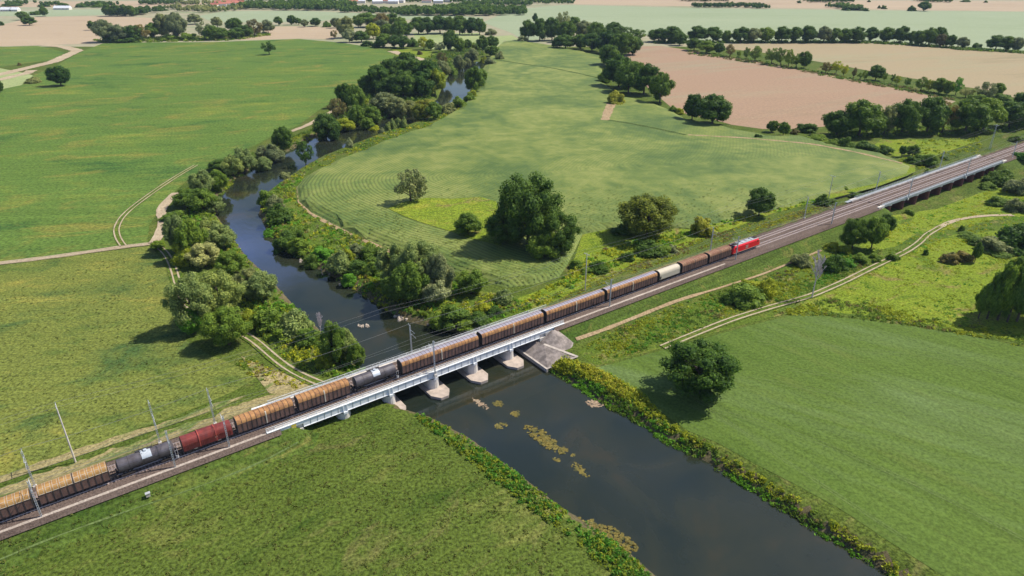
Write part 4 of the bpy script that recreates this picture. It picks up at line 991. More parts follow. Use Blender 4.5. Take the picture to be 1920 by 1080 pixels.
def plant(kind, color, cxp, yt, yb, wp, label, group, var=None):
    TI[0] += 1; i = TI[0]; rnd = random.Random(i * 17)
    kind = K1.get(kind, kind); var = (i % 3) if var is None else var
    m_, c, s_ = mpp(cxp, yb)
    wm = wp * m_; byp = yb - .5 * wp * s_ * (.75 if kind in ('bush', 'willow', 'broad', 'hero') else .45)
    m_, c, s_ = mpp(cxp, byp); X, Y = G(cxp, byp); wm = wp * m_ * (1.14 if yb > 270 else 1.28)
    hm = max(1.0, (byp - yt) * m_ / c - .06 * wm * s_) * (1.0 if yb > 270 else 1.15)
    z0 = zg(X, Y)
    t = empty(KN[kind][0], (X, Y, z0), rnd.uniform(0, 6.28), label, 'bush' if kind == 'bush' else 'tree', group)
    lean = rnd.uniform(-.03, .03)
    if kind == 'bare': tm, cm = bare_mesh(var)
    else: tm = trunk_mesh(kind, var); cm = crown_mesh(kind, color, var)
    for nm, me in (('trunk', tm), ('crown', cm)):
        o = link_mesh(nm, me, t); o.scale = (wm, wm * rnd.uniform(.9, 1.1), hm) if nm == 'crown' or kind == 'bare' else (max(wm * .9, hm * .5), max(wm * .9, hm * .5), hm)
    return t
def cluster(place, group, items):
    """items: (kind, colour, centre x, top y, bottom y, width) in photo points; labelled by order from the left"""
    items = sorted(items, key=lambda q: q[2]); cnt = {}
    for it in items: k = (KN[K1[it[0]]][1], it[1]); cnt[k] = cnt.get(k, 0) + 1
    seen = {}
    tall = max(items, key=lambda q: q[4] - q[3])
    for it in items:
        k = (KN[K1[it[0]]][1], it[1]); j = seen.get(k, 0); seen[k] = j + 1
        base = '%s %s' % (LOOK[it[1]] if it[0] != 'x' else 'pale', KN[K1[it[0]]][1])
        if cnt[k] == 1: lab = 'the only %s %s' % (base, place)
        else: lab = '%s %s from left %s' % (ORD[j], base, place)
        plant(it[0], it[1], *it[2:6], lab, group if len(items) > 1 else None)
def lone(kind, color, cx, yt, yb, w, label, **k): plant(kind, color, cx, yt, yb, w, label, None, **k)

lone('h', 'deep', 1309, 642, 766, 138, 'large round dark green tree alone in the bright field near the river at right', var=0)
lone('h', 'oak', 1213, 362, 458, 112, 'broad olive tree with yellowish crown between maize and railway')
lone('s', 'yellow', 1317, 391, 444, 46, 'golden yellow bushy tree beside the railway behind the brown wagons')
lone('b', 'dark', 1422, 349, 411, 46, 'dark bushy tree on the maize edge just behind the locomotive')
lone('t', 'deep', 505, 79, 103, 23, 'single small tree standing alone in the big left field')
lone('b', 'deep', 115, 127, 163, 37, 'round dark tree at the left edge of the big field')
lone('s', 'greygreen', 64, 142, 156, 26, 'low grey bush left of the round dark tree in the far left field')
lone('s', 'brown', 37, 116, 123, 6, 'tiny brown bush beside the sandy track at far left')
lone('b', 'dark', 1, 152, 174, 14, 'dark bush cut off by the left edge of the picture')
lone('x', 'brown', 1522, 466, 563, 46, 'tall leafless grey tree beside the sandy track at right', var=1)
lone('x', 'brown', 604, 580, 641, 20, 'slender leafless tree among the bushes on the left river bank', var=2)
lone('t', 'greygreen', 771, 311, 389, 60, 'ragged grey green tree standing in the middle of the maize')
lone('s', 'brown', 795, 384, 398, 30, 'low brown brushwood at the foot of the ragged grey tree')
lone('b', 'dark', 876, 397, 452, 48, 'compact dark tree at the edge of the bright glade')
lone('s', 'yellow', 1154, 164, 199, 30, 'golden bush at the end of the bare strip in the meadow')
lone('b', 'mid', 297, 450, 470, 26, 'small bush where the field track reaches the willows')
lone('n', 'dark', 1827, 450, 493, 17, 'narrow dark shrub standing beside the brown thicket at right')
lone('s', 'mid', 1705, 378, 401, 21, 'small round bush in front of the brick bridge')
lone('n', 'deep', 1003, 27, 44, 10, 'pointed dark conifer standing left of the distant dark wood')
cluster('in the big clump beside the maize', 'trees of the big dark clump by the maize', [('h','dark',990,322,484,124),('h','dark',952,388,472,82),('h','dark',1046,392,492,80),('b','mid',1020,430,496,60)])
cluster('in the willow row along the left bank', 'willows and bushes of the left river bank', [
 ('b','dark',531,229,284,39),('w','greygreen',508,256,301,52),('w','willow',492,282,316,42),('w','willow',458,270,322,50),('w','willow',437,285,331,44),('b','dark',413,298,323,40),('w','willow',383,317,373,46),('w','mid',409,315,360,44),
 ('b','dark',350,352,394,52),('w','mid',382,350,402,55),('s','mid',327,388,416,46),('t','willow',405,358,397,42),('w','willow',340,402,480,56),('w','mid',366,410,492,56),('w','willow',395,404,460,50),('w','willow',416,420,472,58),
 ('w','silver',386,455,508,60),('w','mid',435,470,522,55),('s','yg',345,440,500,42)])
cluster('on the left bank near the bridge', 'willows of the left bank near the bridge', [
 ('h','willow',366,508,632,86),('h','willow',418,505,610,90),('h','mid',430,572,661,84),('w','green',362,578,634,48),('w','willow',490,508,573,74),('w','greygreen',470,500,560,60),('s','mid',506,562,626,62),('s','willow',553,562,634,66),('s','mid',535,590,640,60),
 ('s','yg',472,568,616,38),('s','mid',578,606,652,48),('w','mid',628,603,692,54),('w','willow',650,606,680,46),('w','mid',668,632,690,36),('s','yg',612,640,690,36)])
cluster('in the scrub along the right bank', 'bushes along the right river bank', [
 ('s','mid',503,345,386,36),('s','dark',522,370,421,50),('s','greygreen',518,352,400,34),('s','dark',535,410,466,50),('s','mid',552,415,455,40),('s','mid',562,430,474,44),('s','green',502,412,436,26),('s','green',605,452,487,42),('s','mid',585,455,495,32),
 ('s','willow',638,455,513,52),('s','yg',656,455,491,24),('s','greygreen',672,446,486,38),('s','mid',698,446,491,44),('s','dark',672,480,515,46),('s','green',655,495,530,30),('s','mid',700,480,520,40)])
cluster('in the tall willow stand', 'tall willows on the right bank', [
 ('w','willow',742,452,545,66),('h','willow',790,446,560,84),('w','greygreen',826,475,565,64),('w','mid',770,490,580,70),('w','silver',836,490,560,30),('w','silver',817,522,578,58),('w','mid',745,510,575,56)])
cluster('between the willow stand and the railway', 'bushes between willows and railway', [
 ('w','mid',884,504,562,62),('s','willow',945,533,571,40),('s','mid',853,560,614,62),('s','dark',895,577,618,52),('s','mid',825,570,612,46),('s','deep',927,570,594,32),('s','mid',875,590,620,44),('s','yg',905,560,590,30)])
cluster('below the olive tree by the railway', 'bushes below the olive tree', [
 ('s','dark',1165,418,443,42),('s','dark',1215,442,482,56),('s','mid',1238,450,482,40),('s','silver',1261,452,474,18),('s','dark',1176,464,491,30),('s','deep',1122,483,513,44),('s','mid',1080,480,505,26),('s','mid',1100,498,515,24)])
cluster('at the maize edge by the tracks', 'bushes at the maize edge by the tracks', [('s','dark',1541,355,386,30),('s','dark',1604,350,367,36),('s','mid',1583,344,356,18),('s','mid',1560,362,380,22)])
cluster('of the trio below the tracks', 'dark trees below the tracks', [('h','dark',1597,403,472,50),('n','mid',1633,398,470,44),('b','dark',1658,398,442,32)])
cluster('in the scrub around the leafless tree', 'bushes around the leafless tree', [('s','yg',1559,447,471,28),('s','yg',1583,453,477,28),('s','deep',1562,465,512,48),('s','mid',1612,468,496,34),('s','greygreen',1500,465,502,40),('s','mid',1640,470,492,26),('s','mid',1674,468,489,24),('s','green',1590,478,502,26)])
cluster('in the clump between the two tracks', 'clump between the tracks', [('s','mid',1397,520,577,76),('s','yg',1436,508,560,40),('s','yg',1408,514,550,44),('s','dark',1380,538,576,50)])
cluster('in the meadow below the brick bridge', 'bushes in the rough meadow', [('s','dark',1735,462,479,11),('s','dark',1803,416,433,11),('s','brown',1780,465,495,34),('s','brown',1806,462,492,36),('s','greygreen',1862,432,476,62),('s','deep',1902,402,474,74),('s','mid',1815,432,448,40),('s','dark',1835,440,462,40),('s','mid',1872,358,384,38),('s','greygreen',1903,362,399,40),('s','mid',1930,350,400,50),('s','dark',1868,460,480,60),('s','greygreen',1785,468,482,14)])
cluster('beside the right end of the brick bridge', 'bushes by the end of the brick bridge', [('s','dark',1876,300,343,58),('s','greygreen',1908,316,362,50),('s','green',1912,286,308,34),('s','mid',1853,330,350,30)])
cluster('in the tall grove at the right edge', 'tall grove at the right edge', [('n','mid',1834,528,600,30),('b','mid',1850,502,604,38),('b','mid',1870,484,607,44),('b','mid',1888,494,610,40),('b','mid',1906,470,610,50),('b','mid',1934,474,614,56),('b','mid',1884,474,590,46),('b','mid',1918,470,594,50)])
cluster('in the big hedge behind the maize', 'big trees between stubble and maize', [
 ('b','dark',1610,194,259,64),('b','dark',1568,211,258,48),('b','greygreen',1657,202,254,34),('b','dark',1690,193,256,50),('b','dark',1737,189,254,52),('t','brown',1766,196,250,38),('b','dark',1808,192,254,60),('b','mid',1842,190,248,48),('b','dark',1890,194,244,58),('b','deep',1917,176,228,48),('b','dark',1948,180,240,50),('b','mid',1640,215,256,34)])
cluster('in front of the big hedge at right', 'bushes in front of the big hedge', [
 ('s','mid',1530,249,267,36),('s','mid',1563,255,274,28),('s','dark',1583,247,280,28),('s','dark',1622,258,285,48),('s','dark',1658,267,290,30),('n','dark',1690,271,295,15),('b','dark',1710,271,295,24),('s','mid',1735,275,308,42),('s','dark',1712,288,308,32),('s','mid',1740,306,323,16),('s','dark',1771,287,297,16),('s','dark',1909,252,268,28),('s','dark',1600,264,282,26),('s','mid',1745,290,305,30)])
cluster('on the near stubble edge', 'bushes at the stubble edge', [('s','dark',1512,225,249,38),('b','dark',1447,227,249,19),('b','dark',1468,231,256,19),('s','deep',1421,249,263,17),('s','brown',1490,240,252,16)])
cluster('of the pair by the stubble', 'pair of dark trees by the stubble', [('b','deep',1297,180,228,34),('b','dark',1335,183,238,60),('s','mid',1262,195,213,17),('s','yg',1275,200,215,14)])
cluster('in the dark row left of the stubble', 'dark tree row left of the stubble', [('b','dark',1142,87,126,38),('b','deep',1160,111,167,52),('s','mid',1132,130,156,24),('b','dark',1178,122,178,48),('b','deep',1207,126,180,50),('b','dark',1237,142,195,38),('b','dark',1192,118,150,36)])
cluster('in the distant dark wood', 'trees of the distant dark wood', [
 ('b','dark',990,42,77,28),('b','dark',1012,40,78,30),('b','dark',1035,37,77,32),('t','greygreen',1056,24,64,26),('b','dark',1060,44,80,32),('b','dark',1076,37,72,28),('b','greygreen',1096,43,74,30),('b','dark',1118,45,79,32),('b','dark',1150,45,73,32),('t','dark',1175,54,76,28),('t','dark',1200,57,76,26),
 ('b','dark',1060,68,93,34),('b','mid',1088,66,93,32),('b','dark',1110,66,97,34),('b','deep',1138,63,102,42),('b','dark',1166,65,106,42),('b','dark',1186,72,104,30),('s','silver',980,64,79,19),('b','deep',1045,72,92,20)])
cluster('in the long straight hedge', 'trees of the long straight hedge', [
 ('b','dark',1234,56,80,34),('b','dark',1258,53,82,34),('b','dark',1274,64,86,22),('b','dark',1307,52,80,34),('b','dark',1337,54,80,32),('b','mid',1360,59,80,18),('b','dark',1387,54,81,28),('b','greygreen',1410,56,81,26),('b','mid',1434,54,81,28),('b','dark',1465,53,81,28),('b','dark',1488,54,81,24),('b','dark',1515,51,81,30),('b','greygreen',1543,53,81,22),('b','mid',1563,56,81,22),('b','dark',1583,56,81,22),('b','dark',1605,54,81,30),
 ('b','dark',1632,54,79,22),('b','dark',1662,54,81,28),('b','dark',1688,53,82,28),('b','mid',1708,61,83,15),('b','dark',1722,60,86,24),('b','dark',1740,56,87,26),('b','dark',1756,55,86,24),('b','brown',1763,66,89,18),('b','dark',1780,68,90,20),('b','greygreen',1803,72,92,20),('s','dark',1831,78,92,16),('b','dark',1866,69,95,32),('b','dark',1885,71,96,24),('b','greygreen',1902,72,97,24)])
cluster('in the hedge between stubble fields', 'trees of the thin hedge', [
 ('b','dark',1301,74,96,26),('b','mid',1325,79,101,30),('b','dark',1348,82,102,18),('t','brown',1368,86,107,18),('t','mid',1385,95,108,7),('t','dark',1400,91,111,12),('t','mid',1415,90,116,24),('t','mid',1446,91,121,24),('t','mid',1463,93,123,20),('t','mid',1478,97,126,18),('t','mid',1492,101,128,20),('b','dark',1507,99,129,22),('t','brown',1548,119,138,19),('t','yg',1567,115,139,19),('t','yg',1581,124,143,15),
 ('t','brown',1600,129,147,9),('t','mid',1612,136,149,9),('t','mid',1620,133,151,9),('b','dark',1641,125,152,25),('t','mid',1657,135,154,8),('t','dark',1672,140,156,9),('t','yg',1681,144,159,13),('t','dark',1700,146,163,11),('t','mid',1726,147,171,21),('t','yg',1740,152,173,15),('b','mid',1759,149,176,24),('b','mid',1775,153,179,18),('t','green',1791,149,179,18),('t','greygreen',1810,165,184,24),('t','greygreen',1845,158,189,36),('b','mid',1868,158,182,20),('s','mid',1830,172,192,34),('s','mid',1880,172,192,30)])
cluster('in the wood behind the left field', 'mixed wood row behind the left field', [
 ('b','dark',173,41,57,13),('b','greygreen',200,42,80,34),('b','greygreen',225,50,80,32),('b','dark',250,50,79,32),('t','brown',268,50,77,28),('b','mid',290,46,73,26),('b','greygreen',312,30,72,32),('b','greygreen',335,30,75,32),('s','mid',355,58,76,34),('t','greygreen',385,42,75,28),('b','mid',398,50,76,26),('b','dark',418,55,75,26),('b','dark',440,36,60,28),('b','dark',444,54,73,28),('b','dark',462,50,71,26),('t','brown',478,39,69,28),('b','greygreen',503,40,63,22),
 ('b','greygreen',366,28,46,24),('b','greygreen',408,34,52,18),('s','dark',240,62,80,50),('s','dark',210,64,80,30),('s','mid',320,62,77,34)])
cluster('behind the small tan field', 'hedge behind the small tan field', [('b','dark',523,33,48,14),('b','dark',547,30,47,14),('b','dark',560,35,47,11),('b','greygreen',572,38,51,13),('b','dark',591,35,50,20),('s','mid',612,38,51,15),('b','greygreen',630,35,53,17),('t','brown',627,57,74,13)])
cluster('in the upper river wood', 'trees of the upper river wood', [
 ('b','greygreen',650,36,72,28),('b','mid',672,31,52,20),('b','mid',690,27,52,36),('b','brown',715,28,54,28),('b','dark',736,27,50,20),('b','mid',752,34,52,20),('b','silver',655,57,80,22),('b','dark',678,60,80,26),('b','yg',700,47,74,24),('b','greygreen',716,40,64,26),('b','mid',726,47,70,24),('b','dark',745,43,74,28),('b','dark',762,45,68,20),
 ('b','dark',785,36,65,30),('b','dark',802,36,65,26),('b','deep',825,33,64,32),('b','dark',845,35,64,24),('b','dark',862,34,66,30),('b','deep',885,37,66,24),('b','dark',899,38,66,22),('s','silver',846,50,62,12),('s','greygreen',921,52,66,22),
 ('s','dark',690,73,87,22),('s','dark',705,76,89,16),('b','mid',720,66,90,26),('b','dark',740,68,90,22),('b','dark',757,70,92,24),('s','dark',775,68,88,22),('t','yg',795,72,94,24),('b','mid',808,75,95,16),('t','greygreen',825,80,99,20),('b','dark',845,61,98,25),('b','mid',862,74,99,20),('b','dark',877,76,94,16),('s','yellow',891,80,97,14),
 ('w','greygreen',884,90,114,28),('w','greygreen',862,101,128,22),('w','greygreen',877,104,122,14),('b','dark',905,70,97,20),('b','dark',923,70,92,20),('b','dark',922,87,107,24),('s','greygreen',918,105,123,24),('s','greygreen',936,93,114,16),('s','yg',906,96,114,12),('t','brown',829,100,124,20),('s','mid',846,110,137,22),('s','brown',787,92,103,9)])
cluster('in the big dark riverside grove', 'trees of the big dark riverside grove', [
 ('b','dark',762,104,152,44),('b','dark',736,114,168,46),('b','deep',712,128,180,46),('b','dark',692,143,180,36),('b','dark',778,116,174,50),('b','deep',802,120,178,46),('b','dark',757,138,188,46),('b','deep',790,140,186,46),('b','yg',816,134,180,34),('b','greygreen',828,117,154,28),('b','dark',728,150,186,40),('b','mid',815,118,150,30)])
cluster('on the banks below the grove', 'bank trees below the dark grove', [
 ('b','deep',650,160,204,30),('b','mid',668,164,214,32),('t','brown',634,189,226,30),('b','dark',611,207,257,42),('b','deep',625,230,258,24),('b','yg',646,214,242,36),('b','mid',668,194,234,28),('b','mid',700,194,228,30),('b','greygreen',722,177,214,44),('b','greygreen',747,178,217,32),('b','greygreen',768,182,214,26),('b','yellow',797,179,206,34),('b','oak',790,190,224,34),('b','mid',814,194,226,28),('s','greygreen',838,187,213,28),('s','mid',860,177,203,26),('s','mid',880,172,192,22),
 ('s','willow',727,219,244,13),('s','willow',737,216,242,13),('s','willow',747,214,240,13),('s','willow',758,216,240,12),('s','greygreen',716,235,249,14),('s','silver',655,252,277,15),('b','mid',690,212,238,22),('t','deep',573,257,307,32),('s','greygreen',536,313,334,26),('b','mid',890,130,177,34),('b','mid',903,132,160,20),('s','yg',885,165,185,18),('s','yg',700,222,240,24)])
cluster('in the far left farmland', 'scattered trees of the far left farmland', [('b','dark',45,23,38,19),('b','dark',56,33,48,20),('b','dark',85,14,31,14),('s','dark',68,19,28,20),('s','dark',3,37,48,9),('b','dark',205,11,31,18),('b','dark',220,11,31,18),('b','dark',235,11,31,16),('b','dark',247,13,31,13),('s','dark',300,8,21,26),('s','dark',283,1,8,9),('s','dark',22,3,12,30),('s','dark',85,5,13,20),('s','dark',118,4,13,22),('s','dark',155,5,14,26),('s','dark',185,5,14,22),('s','dark',22,12,19,18)])
cluster('beyond the pale upper right field', 'far trees beyond the pale field', [('s','dark',1709,9,21,14),('b','dark',1732,5,21,20),('s','dark',1657,8,17,9),('s','dark',1648,9,16,5),('b','dark',1571,7,16,6),('s','dark',1590,7,20,20),('s','dark',1608,7,20,22),('s','dark',1624,13,21,9),('s','dark',1498,0,6,8),('s','dark',1629,-1,4,6),('s','dark',1810,-2,4,14),('s','dark',1848,0,5,6)])
# ================================================================ low vegetation that nobody could count
def scrub(name, poly, density, hgt, colors, seed, size=.30, leaves=16, rad=.7, label=None, zf=None, clump=8.0):
    """leafy tussocks over a patch of ground; colors: list of (look, weight)"""
    rng = np.random.default_rng(seed); P = np.array(px(poly)); pl = P.tolist()
    area = abs(0.5 * sum(pl[i][0] * pl[(i + 1) % len(pl)][1] - pl[(i + 1) % len(pl)][0] * pl[i][1] for i in range(len(pl))))
    n = int(area * density); Q = []
    tot = 0
    while tot < n:
        q = rng.uniform(P.min(0), P.max(0), (n * 2 + 50, 2)); q = q[inside_poly(q, pl)]
        # clumpy cover
        g = np.sin(q[:, 0] / clump * 2.1 + 1.3 * np.sin(q[:, 1] / clump * 1.7 + seed)) * np.sin(q[:, 1] / clump * 2.3 + seed * 1.7 + np.sin(q[:, 0] / clump))
        q = q[rng.uniform(-1.1, .8, len(q)) < g]; Q.append(q); tot += len(q)
        if len(Q) > 30: break
    q = np.vstack(Q)[:n]
    if len(q) == 0: return
    wet = inside_poly(q, RIV.tolist()) & (seg_dist(q, RIV) > .8); q = q[~wet]; n = len(q)
    z = ground_z(q[:, 0], q[:, 1]); z = np.maximum(z, -2.0)
    if zf: z = zf(q[:, 0], q[:, 1])
    nc = len(colors); w = np.array([c[1] for c in colors]); w = w / w.sum()
    ph = rng.uniform(0, 6.28, nc)
    val = np.stack([np.log(w[i] + 1e-9) + 1.3 * np.sin(q[:, 0] / 5.0 + ph[i]) * np.sin(q[:, 1] / 6.0 + ph[i] * 2) + rng.gumbel(size=n) * .45 for i in range(nc)], 1)
    ci = val.argmax(1)
    r = rad * rng.uniform(.5, 1.4, n); h = hgt * rng.uniform(.4, 1.3, n)
    d = rng.normal(size=(n, leaves, 3)); d[:, :, 2] = np.abs(d[:, :, 2]); d /= np.linalg.norm(d, axis=2, keepdims=True)
    base = np.stack([q[:, 0], q[:, 1], z], 1)
    pts = base[:, None, :] + d * np.stack([r, r, h], 1)[:, None, :] * rng.uniform(.5, 1.05, (n, leaves, 1))
    V, F = leaf_quads(pts.reshape(-1, 3), d.reshape(-1, 3), np.full(n * leaves, size), rng, .5, 1.5)
    at = np.repeat(rng.uniform(0, .4, n), leaves) + rng.uniform(0, .6, n * leaves)
    me = mesh_np(name, V, F, [M['leaf_' + c[0]] for c in colors], {'v': ('FACE', at)}, mi=np.repeat(ci, leaves))
    o = link_mesh(name, me); tag(o, label, None, None, 'stuff'); return o
def band(line, wl, wr=0.0):
    """polygon (photo points) around a line, offsets in photo pixels up/down"""
    return [(x, y - wl) for x, y in line] + [(x, y + wr) for x, y in line[::-1]]

IN_ = [(1020,682),(1070,712),(1128,752),(1198,790),(1250,828),(1330,868),(1400,912),(1480,962),(1560,1012),(1640,1062),(1700,1096)]
MID = [(1050,688),(1090,704),(1140,730),(1200,768),(1256,806),(1336,850),(1404,893),(1486,942),(1566,992),(1650,1046),(1720,1090)]
OUT = [(1070,676),(1112,688),(1150,706),(1205,740),(1262,782),(1345,828),(1422,874),(1486,914),(1566,966),(1652,1024),(1760,1090)]
OUT = [((a[0] * .55 + b[0] * .45), (a[1] * .55 + b[1] * .45)) if k > 3 else b for k, (a, b) in enumerate(zip(MID, OUT))]
scrub('bank_herbs', IN_ + MID[::-1], 2.0, .55, [('dark', .3), ('green', .5), ('mid', .45)], 3, .20, 18, .65, 'dark green herbs on the water side of the near right bank')
scrub('bank_herbs', MID[4:] + OUT[4:][::-1], 1.8, .7, [('brown', .25), ('mid', .3), ('yg', .5), ('yellow', .12)], 33, .20, 18, .65, 'tan and rusty dry herbs along the top of the near right bank')
scrub('bank_herbs', MID[:5] + OUT[:5][::-1], 2.0, .8, [('yg', .6), ('mid', .3), ('green', .2)], 34, .20, 18, .65, 'yellow green herbs on top of the bank near the bridge')
scrub('bank_herbs', [(1030,680),(1060,676),(1110,690),(1142,706),(1188,735),(1200,752),(1170,748),(1120,722),(1080,702),(1050,690)], 2.4, 1.5, [('yg', .5), ('mid', .3), ('yellow', .3)], 4, .22, 20, .7, 'yellow flowering herbs at the foot of the bridge paving')
scrub('bank_herbs', [(770,772),(805,778),(880,818),(960,874),(1050,944),(1150,1004),(1240,1084),(1300,1130),(1200,1130),(1130,1060),(1060,1002),(1000,960),(930,905),(860,850),(800,800)], 1.8, .75, [('green', .55), ('yg', .5), ('mid', .2)], 5, .20, 18, .6, 'fresh green reeds along the left bank of the near river')
scrub('riverside_scrub', [(556,325),(600,300),(572,330),(554,350),(556,376),(580,402),(640,430),(690,453),(740,472),(800,486),(850,512),(905,548),(960,552),(985,575),(930,605),(880,612),(840,600),(790,590),(735,580),(690,553),(640,522),(600,500),(560,477),(530,456),(505,430),(490,400),(495,372),(530,342)], .34, 1.1, [('mid', .4), ('yg', .35), ('green', .3), ('yellow', .15), ('brown', .15), ('greygreen', .2)], 6, .30, 16, .95, 'mixed scrub and flowers on the inner bend of the river')
scrub('riverside_scrub', [(340,400),(410,372),(404,402),(432,442),(462,482),(505,522),(550,572),(592,612),(640,660),(690,700),(640,712),(600,705),(560,690),(520,660),(490,630),(470,600),(440,560),(400,500),(350,450),(325,420)], .40, 1.3, [('mid', .5), ('yg', .25), ('green', .4), ('dark', .2), ('yellow', .1)], 7, .30, 16, .95, 'undergrowth beneath the willows on the left bank')
scrub('riverside_scrub', [(340,360),(440,300),(520,270),(590,240),(600,250),(556,272),(520,292),(480,310),(440,334),(408,368),(360,396)], .30, 1.2, [('mid', .5), ('yg', .3), ('dark', .2)], 8, .34, 14, 1.0, 'undergrowth beneath the upper willow row')
scrub('riverside_scrub', [(600,300),(650,277),(715,252),(748,242),(800,224),(850,204),(882,178),(896,145),(915,124),(930,116),(935,128),(905,165),(862,208),(806,240),(745,260),(690,282),(640,300),(600,325)], .10, .9, [('yg', .5), ('green', .2), ('yellow', .25), ('mid', .3)], 9, .42, 12, 1.1, 'yellow green fringe along the far right river bank')
scrub('riverside_scrub', [(590,250),(640,238),(700,226),(760,206),(800,192),(825,150),(845,128),(880,112),(905,104),(900,80),(860,90),(800,110),(740,150),(660,190),(600,230)], .13, 3.2, [('mid', .6), ('yg', .15), ('dark', .5), ('greygreen', .2)], 10, .65, 16, 2.2, 'undergrowth of the upper river wood')
scrub('railside_scrub', [(985,590),(1060,552),(1110,520),(1180,488),(1260,458),(1350,430),(1450,400),(1560,372),(1560,362),(1480,385),(1400,402),(1320,425),(1260,440),(1200,448),(1120,470),(1080,500),(1050,525),(1010,548),(975,565)], .42, .8, [('green', .35), ('yg', .35), ('mid', .35), ('dark', .15), ('brown', .12)], 11, .32, 14, .9, 'weedy strip between the railway and the maize')
scrub('dry_grass_tufts', [(985,592),(1060,556),(1110,524),(1180,493),(1260,463),(1350,436),(1450,407),(1560,380),(1590,385),(1480,418),(1400,440),(1300,472),(1200,508),(1100,546),(1020,575)], .55, .35, [('yellow', .3), ('brown', .4), ('yg', .3)], 12, .26, 10, .7, 'dry tufts on the verge behind the train')
scrub('rough_scrub', [(1100,650),(1140,625),(1200,600),(1290,566),(1400,530),(1480,505),(1540,480),(1600,470),(1660,462),(1640,490),(1580,525),(1520,548),(1440,572),(1370,595),(1300,622),(1240,648),(1180,664),(1140,672),(1110,672)], .75, .6, [('mid', .35), ('yg', .5), ('brown', .2), ('yellow', .2), ('green', .35)], 13, .21, 16, .85, 'weeds and yellow flowers between the two sandy tracks')
scrub('rough_scrub', [(1450,585),(1560,560),(1620,565),(1720,592),(1800,605),(1900,625),(1960,640),(1960,662),(1870,640),(1800,627),(1710,612),(1620,600),(1540,592),(1480,592)], .7, .7, [('mid', .45), ('brown', .2), ('yg', .35)], 14, .22, 16, .9, 'tall weeds on the upper edge of the bright crop field')
scrub('rough_scrub', [(1540,560),(1640,500),(1740,460),(1850,440),(1960,440),(2000,600),(1860,620),(1720,592)], .12, .22, [('yg', .8), ('green', .3)], 15, .22, 14, 1.2, 'loose tussocks in the bright meadow at right')
scrub('rough_scrub', [(1600,450),(1680,415),(1780,380),(1860,350),(1960,330),(2050,400),(1960,440),(1850,450),(1740,470),(1660,480)], .16, .35, [('yg', .6), ('green', .3), ('mid', .2)], 16, .24, 14, 1.1, 'tussocks below the brick bridge')
scrub('glade_weeds', [(740,398),(790,380),(900,378),(935,390),(945,440),(905,455),(860,445),(800,425)], .18, .45, [('yg', .6), ('yellow', .2), ('green', .3)], 17, .34, 12, 1.0, 'weeds in the bright glade')
scrub('glade_weeds', [(1700,262),(1840,258),(1840,285),(1760,300),(1730,318),(1690,312),(1640,285)], .05, .8, [('yg', .5), ('mid', .3)], 18, .4, 14, 1.5, 'scrub before the big hedge at upper right')
scrub('track_weeds', [(465,668),(500,690),(560,705),(600,716),(580,735),(520,722),(470,705),(440,680)], .7, .5, [('yg', .4), ('brown', .35), ('yellow', .2), ('mid', .2)], 19, .24, 12, .6, 'dry weeds between the farm track and the left meadow')
scrub('hedge_undergrowth', [(1290,95),(1400,110),(1500,128),(1600,147),(1700,164),(1790,182),(1790,190),(1700,172),(1600,154),(1500,134),(1400,117),(1290,102)], .07, 1.4, [('brown', .4), ('mid', .5), ('dark', .3)], 20, .6, 12, 1.8, 'low growth under the thin hedge')
scrub('hedge_undergrowth', [(1225,78),(1400,78),(1600,78),(1700,82),(1800,91),(1925,99),(1925,101),(1800,94),(1700,85),(1600,81),(1400,81),(1225,82)], .09, 3.0, [('mid', .4), ('dark', .6)], 21, .9, 12, 2.6, 'low growth under the long straight hedge')
scrub('hedge_undergrowth', [(1550,240),(1640,238),(1760,238),(1860,236),(1960,230),(1960,244),(1860,250),(1760,254),(1640,258),(1560,256)], .12, 1.6, [('mid', .4), ('dark', .7)], 22, .6, 14, 1.8, 'undergrowth beneath the big hedge')
scrub('hedge_undergrowth', [(175,75),(300,70),(420,68),(500,62),(510,66),(440,76),(300,79),(190,81)], .05, 2.4, [('mid', .5), ('dark', .5), ('greygreen', .3)], 23, .9, 14, 2.6, 'undergrowth of the mixed wood row')
scrub('meadow_tufts', [(-60,1110),(-60,1010),(0,985),(120,935),(260,880),(400,830),(500,812),(600,800),(700,778),(745,772),(800,812),(900,880),(1000,955),(1080,1020),(1150,1110)], .18, .2, [('grass', 1.0)], 51, .17, 9, .55, 'short grass tufts on the near left meadow')
scrub('meadow_tufts', [(-40,560),(230,480),(330,560),(350,650),(440,700),(480,705),(430,735),(240,808),(100,862),(-40,905)], .12, .18, [('grass', 1.0)], 52, .17, 8, .6, 'short grass tufts on the hay meadow')
